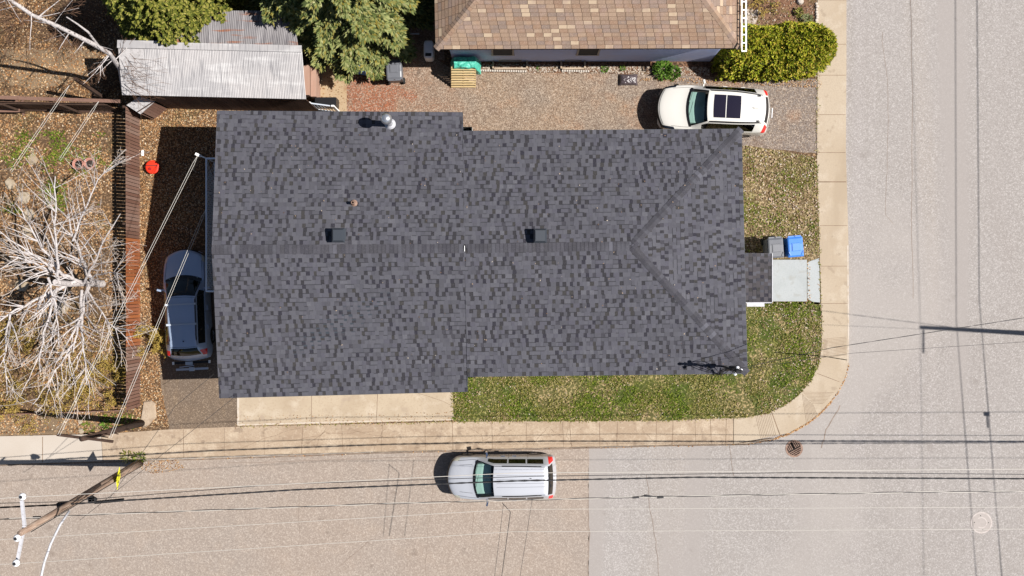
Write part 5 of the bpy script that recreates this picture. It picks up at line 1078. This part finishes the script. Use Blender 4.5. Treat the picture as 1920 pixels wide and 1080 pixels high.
# ------------------------------------------------------------ vegetation
def sprig(mb, p, d, up, L_, n=9, w_=.042, spread=1.0):
    """a flat spray of narrow leaves fanning forward along d"""
    s = d.cross(up); s = s.normalized() if s.length > 1e-5 else d.orthogonal().normalized()
    for k in range(n):
        t = (k / (n - 1) - .5) * 2; a = t * 1.15 * spread; o = p + d * L_ * .35 * (1 - abs(t)) * R.uniform(.3, 1); dd = (d * math.cos(a) + s * math.sin(a) + up * R.uniform(-.15, .3)).normalized(); l = L_ * (.75 - .25 * abs(t)) * R.uniform(.75, 1.15); e = dd.cross(up); e = e.normalized() * w_ * R.uniform(.7, 1.2) if e.length > 1e-4 else s * w_
        mb.quad(o, o + dd * l * .55 + e, o + dd * l, o + dd * l * .55 - e)
def conifer(label, base, Hh, Rr, nb, mt, seed, L_=.30, z0=.5, lab='conifer_tree', tip=1.0, crx=1.0):
    global R
    keep = R; R = random.Random(seed); base = Vector(base); t = empty(lab, label, 'tree', base, 0, 'conifers at the north edge')
    mb = MB(); mb.tube([(0, 0, 0), (0, 0, Hh * .95)], [.16, .02], 8); mb.build('trunk', M['darkwood'], t); br_ = MB(); lf = MB()
    for i in range(nb):
        f = ((i + R.random()) / nb) ** 1.25; z = z0 + (Hh - z0) * f; a = i * 2.39996 + R.uniform(-.25, .25); rl_ = Rr * (1 - f) ** .8 * R.uniform(.78, 1.1) + .15; dr_ = R.uniform(.05, .22)
        hd = Vector((math.cos(a), math.sin(a), 0)); pts = [Vector((0, 0, z)) + hd * rl_ * s + Vector((0, 0, .25 * rl_ * s * (1 - s) * 2 - dr_ * rl_ * s)) for s in (0, .25, .5, .75, 1)]
        br_.tube(pts, [.035, .028, .02, .014, .006], 4, cap=False); sd_ = Vector((-hd.y, hd.x, 0)); ns = max(3, int(rl_ / .17))
        for k in range(ns + 1):
            s = .18 + .82 * k / ns; j = min(3, int(s * 4)); p = pts[j].lerp(pts[j + 1], s * 4 - j); wdt = rl_ * .34 * (1 - s) ** .7 + .08; up = Vector((R.uniform(-.2, .2), R.uniform(-.2, .2), 1)).normalized()
            for sg_ in (-1, 1):
                nn = max(1, int(wdt / .17))
                for q in range(nn):
                    w1 = wdt * (q + 1) / nn; dd = (hd * .75 + sd_ * sg_ * .8 + Vector((0, 0, R.uniform(-.25, .2)))).normalized(); pp = p + dd * w1 * R.uniform(.7, 1.0) + Vector((0, 0, R.uniform(-.07, .06))); sprig(lf, pp, (dd + hd * .4).normalized(), up, L_ * R.uniform(.75, 1.2))
            sprig(lf, p, (hd + Vector((0, 0, R.uniform(-.1, .2)))).normalized(), up, L_ * R.uniform(.8, 1.2))
    br_.build('branches', M['darkwood'], t); lf.build('crown', M[mt], t); R = keep; return t
conifer('large pale green spruce between the shed and the brown-roofed house', P(676, 8, .1), 10.5, 3.05, 190, 'spruce', 11, z0=1.2, L_=.36)
conifer('dark spruce crown behind the lean-to roof, left of the big spruce', P(582, -28, .1), 12.0, 2.8, 180, 'spruce', 12, z0=1.3, L_=.36)
conifer('spruce at the top edge nearest the brown roof', P(752, -52, .1), 7.0, 2.0, 110, 'spruce', 13, z0=1.7, L_=.34)
conifer('broad yellow-green cedar overhanging the west end of the shed roof', P(374, 50, .1), 7.3, 1.65, 120, 'cedar', 21, L_=.22, z0=3.4)
conifer('yellow-green cedar at the top edge over the lean-to roof', P(425, 30, .1), 7.0, 1.5, 105, 'cedar', 22, L_=.22, z0=2.2)
conifer('small cedar left of the shed roof corner', P(318, 62, .1), 6.1, 1.3, 90, 'cedar', 23, L_=.22, z0=1.4)
# hedge
hp = [(1345, 100), (1350, 62), (1400, 54), (1440, 56), (1480, 48), (1520, 50), (1548, 62), (1562, 84), (1562, 108), (1545, 132), (1515, 146), (1470, 152), (1400, 151), (1350, 148), (1338, 128)]
HZ = 1.75; hpoly = [P(x, y, .1) for x, y in [(960 + (x - 960) / 1.012, 540 + (y - 544) / 1.014) for x, y in hp]]
hc = sum(hpoly, Vector()) / len(hpoly)
hedge = empty('hedge', 'rounded yellow-green cedar hedge beside the sidewalk', 'hedge', P(1452, 106, .1)); ho = hedge.location
mb = MB(); R2 = R; R = random.Random(5)
xs_ = [p.x for p in hpoly]; ys_ = [p.y for p in hpoly]; cnt = 0
def edged(x, y):
    m_ = 9
    for i in range(len(hpoly)):
        a, b = hpoly[i], hpoly[(i + 1) % len(hpoly)]; ab = b - a; t = max(0, min(1, ((x - a.x) * ab.x + (y - a.y) * ab.y) / (ab.x ** 2 + ab.y ** 2))); m_ = min(m_, math.hypot(x - a.x - ab.x * t, y - a.y - ab.y * t))
    return m_
while cnt < 7500:
    x = R.uniform(min(xs_) - .05, max(xs_) + .05); y = R.uniform(min(ys_) - .05, max(ys_) + .05)
    if not inside(x, y, hpoly): continue
    e = edged(x, y); zt_ = HZ * (1 - max(0, 1 - e / .55) ** 2 * .75); wv = nz(x, y, 2.4, 2) * .22 + nz(x, y, 5, 7) * .12
    if nz(x, y, 3.4, 11) < -.2 and R.random() < .85: wv -= .38
    z = zt_ + wv + .1 if R.random() < .72 or e > .5 else R.uniform(.2, zt_)
    out = Vector((x - hc.x, (y - hc.y), 0)); out = out.normalized() if out.length > .01 else Vector((1, 0, 0)); d = (Vector((R.uniform(-1, 1), R.uniform(-1, 1), R.uniform(.1, 1.1))) + out * (.8 if e < .4 else 0)).normalized(); up = Vector((R.uniform(-.6, .9), R.uniform(-.8, .6), R.uniform(.5, 1))).normalized()
    sprig(mb, Vector((x, y, z)) - ho, d, up, R.uniform(.12, .2), n=5, w_=.026); cnt += 1
R = R2; mb.build('foliage', M['hedge'], hedge)
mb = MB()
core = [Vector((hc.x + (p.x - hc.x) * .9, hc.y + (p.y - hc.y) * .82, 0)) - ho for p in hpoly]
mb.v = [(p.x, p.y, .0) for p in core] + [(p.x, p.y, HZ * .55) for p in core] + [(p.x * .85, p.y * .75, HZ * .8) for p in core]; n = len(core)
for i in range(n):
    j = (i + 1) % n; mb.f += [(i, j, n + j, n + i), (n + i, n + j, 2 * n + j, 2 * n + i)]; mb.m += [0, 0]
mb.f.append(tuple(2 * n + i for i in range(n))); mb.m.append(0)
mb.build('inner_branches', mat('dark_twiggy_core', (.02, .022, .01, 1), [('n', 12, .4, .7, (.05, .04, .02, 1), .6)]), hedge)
# small plants
def plant(name, label, px, py, r, h, n, mt, L_=.16, cat='plant', group=None):
    q = P(px, py, .1); t = empty(name, label, cat, q, 0, group); mb = MB()
    for i in range(n):
        a = R.uniform(0, 6.28); e = R.uniform(.1, 1.3); d = Vector((math.cos(a) * math.cos(e), math.sin(a) * math.cos(e), math.sin(e))); rr = r * R.random() ** .5; p = Vector((math.cos(a) * rr * .7, math.sin(a) * rr * .7, R.uniform(.03, h) * (1 - .5 * rr / r)))
        l = L_ * R.uniform(.7, 1.3); sd_ = Vector((-d.y, d.x, 0)); sd_ = sd_.normalized() * l * .16 if sd_.length > 1e-3 else Vector((l * .16, 0, 0)); mb.quad(p, p + d * l * .5 + sd_, p + d * l, p + d * l * .5 - sd_)
    mb.build('leaves', M[mt], t); mb = MB()
    for i in range(6): a = R.uniform(0, 6.28); mb.tube([(0, 0, 0), (math.cos(a) * r * .5, math.sin(a) * r * .5, h * .8)], .008, 4)
    mb.build('stems', M['plant'], t); return t
plant('leafy_plant', 'bright green leafy plant by the blue wall near the hedge', 1242, 133, .5, .35, 420, 'plant')
plant('leafy_plant', 'low green plant just right of the bright leafy one', 1262, 137, .35, .25, 160, 'plant')
plant('weed', 'small green weed in the stone bed under the blue wall', 1134, 130, .16, .15, 60, 'plant', .1)
plant('weed', 'tiny green weed near the plastic bag', 1167, 129, .12, .12, 40, 'plant', .1)
plant('weed', 'faint green weed between the two window wells', 1010, 129, .1, .1, 26, 'plant', .08)
plant('bush', 'pale sage green bush at the hedge tip', 1512, 38, .28, .28, 150, 'sage', .12, 'bush')
plant('bush', 'small dark green clump in the garden bed', 1497, 24, .2, .25, 100, 'cedar', .12, 'bush')
plant('grass_tuft', 'green grass tuft growing at the utility pole base', 262, 860, .38, .15, 120, 'grassgreen', .13, 'grass tuft')
plant('grass_tuft', 'straggly grass tuft left of the utility pole', 238, 856, .3, .12, 60, 'grassm', .14, 'grass tuft')
plant('weed', 'green leafy weed near the clothesline post', 199, 795, .2, .15, 60, 'plant', .14)
plant('weed', 'yellow green weeds at the metal gate', 580, 203, .35, .12, 120, 'grassgreen', .1)
# bare trees
def grow(mb, tw, p, d, L_, r, dep, seedless=0, lf=None, curl=.12, upb=.05, kids=(5, 7), thin=.006):
    n = max(3, int(L_ / .3)); pts = [p]; rs = [r]; cur = p; dd = d.normalized()
    for i in range(n):
        dd = (dd + Vector((R.uniform(-curl, curl), R.uniform(-curl, curl), R.uniform(-curl, curl) + upb))).normalized(); cur = cur + dd * L_ / n; pts.append(cur); rs.append(max(thin, r * (1 - .8 * (i + 1) / n)))
    (mb if r > .012 else tw).tube(pts, rs, 6 if r > .05 else (5 if r > .02 else 3), cap=False)
    if lf is not None and dep <= 1:
        for q in pts[1:]:
            for _ in range(lf[1]):
                o = q + Vector((R.uniform(-.1, .1), R.uniform(-.1, .1), R.uniform(-.06, .06))); a = R.uniform(0, 6.28); s = R.uniform(.012, .03); e = Vector((math.cos(a), math.sin(a), R.uniform(-.4, .4))) * s; g_2 = Vector((-e.y, e.x, R.uniform(-.01, .01))); lf[0].quad(o - e, o - g_2, o + e, o + g_2)
    if dep <= 0: return
    for k in range(R.randint(*kids)):
        t = R.uniform(.25, .97); i = min(n - 1, int(t * n)); q = pts[i].lerp(pts[i + 1], t * n - i); ax_ = (pts[i + 1] - pts[i]).normalized(); pr_ = ax_.orthogonal().normalized(); pr_ = Matrix.Rotation(R.uniform(0, 6.28), 3, ax_) @ pr_
        nd = (ax_ * R.uniform(.7, 1.1) + pr_ * R.uniform(.5, .9)).normalized(); nd.z *= .6
        grow(mb, tw, q, nd, L_ * R.uniform(.3, .55) * (1.15 - .4 * t), rs[i] * R.uniform(.45, .65), dep - 1, 0, lf, curl * 1.1, upb, kids, thin)
R = random.Random(31)
bt = empty('birch_tree', 'leafless white-barked birch spreading over the west yard', 'tree', P(192, 532, .1)); bo = bt.location
mb = MB(); tw = MB(); lf = MB()
tpt = [Vector((0, 0, 0)), Vector((-.05, .03, 1.4)), Vector((-.1, -.02, 2.8)), Vector((-.1, .05, 4.0))]; mb.tube(tpt, [.16, .14, .12, .10], 12); mb2 = mb
def rp(px, py, z): return P(px, py, z) - bo
limbs = [((175, 530, 1.2), (140, 470, 2.6), (128, 400, 3.3), .09), ((165, 532, 1.4), (160, 570, 2.2), (135, 660, 3.0), .10), ((150, 530, 1.6), (90, 500, 2.8), (20, 480, 3.8), .09), ((140, 530, 2.0), (60, 560, 3.0), (-20, 610, 3.8), .09), ((110, 530, 2.8), (100, 450, 3.8), (105, 330, 4.2), .07), ((160, 528, 1.5), (185, 470, 2.6), (225, 400, 3.0), .06),
    ((155, 545, 1.8), (150, 640, 2.8), (165, 720, 3.0), .07), ((165, 545, 1.7), (190, 600, 2.2), (245, 640, 2.4), .05), ((110, 540, 2.8), (80, 600, 3.6), (75, 700, 4.2), .07), ((120, 520, 2.6), (70, 450, 3.6), (30, 380, 4.2), .07), ((140, 640, 2.7), (110, 690, 3.0), (60, 760, 3.2), .045), ((175, 520, 1.4), (215, 500, 2.4), (235, 520, 2.8), .04), ((100, 500, 2.9), (60, 480, 3.4), (-10, 430, 4.0), .06), ((90, 520, 3.0), (110, 580, 3.2), (110, 650, 3.4), .06), ((136, 450, 2.9), (165, 380, 3.3), (200, 310, 3.4), .05), ((20, 590, 3.5), (0, 650, 3.7), (15, 740, 3.8), .045)]
for a, b, c_, r in limbs:
    a, b, c_ = rp(*a), rp(*b), rp(*c_); n = 10; pts = [(a.lerp(b, t).lerp(b.lerp(c_, t), t)) + Vector((R.uniform(-.05, .05), R.uniform(-.05, .05), R.uniform(-.04, .04))) for t in [i / n for i in range(n + 1)]]
    mb.tube(pts, [r * .85 * (1 - .72 * i / n) for i in range(n + 1)], 8, cap=False)
    for k in range(15):
        t = R.uniform(.1, 1.0); i = min(n - 1, int(t * n)); q = pts[i]; ax_ = (pts[i + 1] - pts[i]).normalized(); s_ = Vector((-ax_.y, ax_.x, 0)).normalized() * R.choice((-1, 1))
        d = (ax_ * R.uniform(.5, 1.2) + s_ * R.uniform(.3, 1.0) + Vector((0, 0, R.uniform(-.1, .35)))).normalized()
        grow(mb, tw, q, d, R.uniform(.9, 1.9), max(.016, r * (1 - .6 * t) * R.uniform(.42, .62)), 2 if k % 3 == 0 else 1, 0, None, .17, .01, (2, 4), .007)
mb.build('trunk', M['bark'], bt); tw.build('twigs', M['twigpale'], bt)
# birch at upper left with visible stem
b2 = empty('birch_tree', 'tall white birch stem leaning out of the top left corner', 'tree', P(232, 172, .1)); bo2 = b2.location; rp2 = lambda x, y, z: P(x, y, z) - bo2
mb = MB(); tw = MB(); lf = MB()
st = [rp2(232, 172, .1), rp2(226, 130, 2.0), rp2(205, 100, 3.3), rp2(170, 80, 4.2), rp2(110, 50, 5.3), rp2(60, 28, 6.2), rp2(-10, -20, 7.2), rp2(-60, -60, 8.0)]
mb.tube(st, [.10, .095, .085, .08, .072, .066, .055, .04], 10)
s2 = [rp2(186, 88, 3.8), rp2(165, 60, 4.6), rp2(145, 45, 5.0), rp2(125, 32, 5.4)]; mb.tube(s2, [.045, .04, .03, .02], 8)
for k in range(26):
    i = R.randint(1, 6); q = st[i].lerp(st[i + 1], R.random()) if i < 7 else st[i]; grow(mb, tw, q, Vector((R.uniform(-1, .8), R.uniform(-1, .6), R.uniform(-.2, .5))), R.uniform(.7, 1.6), R.uniform(.012, .026), 2, 0, (lf, 1), .14, 0, (3, 5), .005)
for k in range(22): grow(mb, tw, rp2(240 + R.uniform(-12, 10), 100 + R.uniform(0, 70), 2.9), Vector((R.uniform(.3, 1), R.uniform(-1, .3), R.uniform(0, .3))), R.uniform(.7, 1.5), R.uniform(.008, .012), 1, 0, None, .16, 0, (2, 4), .0045)
mb.build('trunk', M['bark'], b2); tw.build('twigs', M['twig'], b2)
# bare brown shrubs in the upper left
def shrub(label, px, py, r, n, leafn, mt='twig', hgt=1.0, lmt='buds', group='bare shrubs of the west yard'):
    t = empty('shrub', label, 'shrub', P(px, py, .1), 0, group if group else None); mb = MB(); tw = MB(); lf = MB()
    for k in range(n):
        a = R.uniform(0, 6.28); e = R.uniform(.25, 1.3); grow(mb, tw, Vector((R.uniform(-.2, .2) * r, R.uniform(-.2, .2) * r, 0)), Vector((math.cos(a) * math.cos(e), math.sin(a) * math.cos(e), math.sin(e) * hgt)), r * R.uniform(.7, 1.2), .014, 2, 0, (lf, leafn), .16, -.02, (3, 5), .005)
    tw.v += []; 
    if mb.f: mb.build('stem', M[mt], t)
    tw.build('twigs', M[mt], t)
    if lf.f: lf.build('buds', M[lmt], t)
    return t
shrub('tangled bare brown shrub in the top left corner', 40, 40, 1.8, 34, 0)
shrub('bare brown shrub below the cedar at the shed corner', 150, 40, 1.8, 30, 0)
shrub('dense bare shrub at the top edge left of the cedar', 225, 30, 1.6, 30, 0)
shrub('bare twiggy shrub between the birch stem and the shed wall', 236, 150, 1.1, 26, 0)
shrub('yellow-budded shrub at the bottom left of the yard', 60, 745, 1.2, 10, 3, 'twig', .5)
shrub('yellow-budded shrub under the lower birch limbs', 150, 705, 1.1, 9, 3, 'twig', .5)
shrub('yellow-budded shrub beside the fence near the street', 222, 712, .9, 9, 4, 'twig', .6)
shrub('yellow-budded shrub at the far left edge of the yard', 22, 650, 1.1, 9, 3, 'twig', .5)
shrub('small yellow-leaved sapling in front of the blue-grey wagon', 298, 640, .8, 12, 4, 'twig', .8)
scatter('fallen_buds', [(-30, 590), (215, 600), (245, 770), (-30, 775)], 3600, (.03, .055), M['buds'], z=.13, zr=.25, dens=lambda x, y: .5 + .9 * nz(x, y, .8, 2))
# chalky worn kerb edge
mb = MB()
for i in (3, 4): a = outer[i]; b = outer[i + 1]; mb.strip(wander(P(a[0] - 1.4, a[1], .129), P(b[0] - 1.4, b[1], .129), 14, .006), .055)
mb.strip(wander(P(282, 861.5, .129), P(520, 853.5, .129), 16, .004), .05)
mb.strip(wander(P(520, 853.5, .129), P(700, 847, .129), 12, .004), .03)
o = mb.build('kerb_edge', M['whiteedge']); o['kind'] = 'structure'

R = random.Random(77)
shrub('small bare rose bush in the garden bed by the white rack', 1418, 8, .7, 12, 1, 'twig', .7, group=None)

# grass and leaves spilling over the inner sidewalk edge
R = random.Random(9); mb = MB(); mb2 = MB()
for i in range(1, 15):
    a = P(*inner[i], .13); b = P(*inner[i + 1], .13); L_ = (b - a).length
    for k in range(int(L_ * 26)):
        q = a.lerp(b, R.random()) + Vector((R.gauss(0, .035), R.gauss(0, .035), 0)); an = R.uniform(0, 6.28); s_ = R.uniform(.03, .08); d = Vector((math.cos(an), math.sin(an), R.uniform(0, .4))) * s_; e = Vector((-d.y, d.x, 0)) * .3
        (mb if k % 3 else mb2).quad(q - e, q + e, q + d)
o = mb.build('grass', M['grassm']); o['kind'] = 'stuff'; o = mb2.build('leaf_litter', M['litter2']); o['kind'] = 'stuff'

# dirty gutter line and worn stains on the street
mb = MB(); R = random.Random(4)
gm = mat('gutter_dirt', c(168, 148, 130), [('n', 3, .4, .65, c(120, 102, 88), .8)])
for i in range(11, len(outer) - 2):
    a = P(outer[i][0] + (2 if i < 14 else 0), outer[i][1] + 1.6, .0085); b = P(outer[i + 1][0] + (2 if i < 13 else 0), outer[i + 1][1] + 1.6, .0085); mb.strip(wander(a, b, max(2, int((b - a).length / .6)), .006), .05)
o = mb.build('gutter_dirt', gm); o['kind'] = 'structure'

mb = MB(); R = random.Random(15)
for k in range(170):
    x = R.uniform(-10.9, 8.3); y = R.uniform(-3.2, 5.7); z = roofz(x, y) + .022; a = R.uniform(0, 6.28); s_ = R.uniform(.012, .035); d = Vector((math.cos(a), math.sin(a), 0)) * s_; e = Vector((-d.y, d.x, 0)) * .5; q = Vector((x, y, z)); mb.quad(q - d, q - e, q + d, q + e)
o = mb.build('leaf_debris', M['litter2']); o['kind'] = 'stuff'
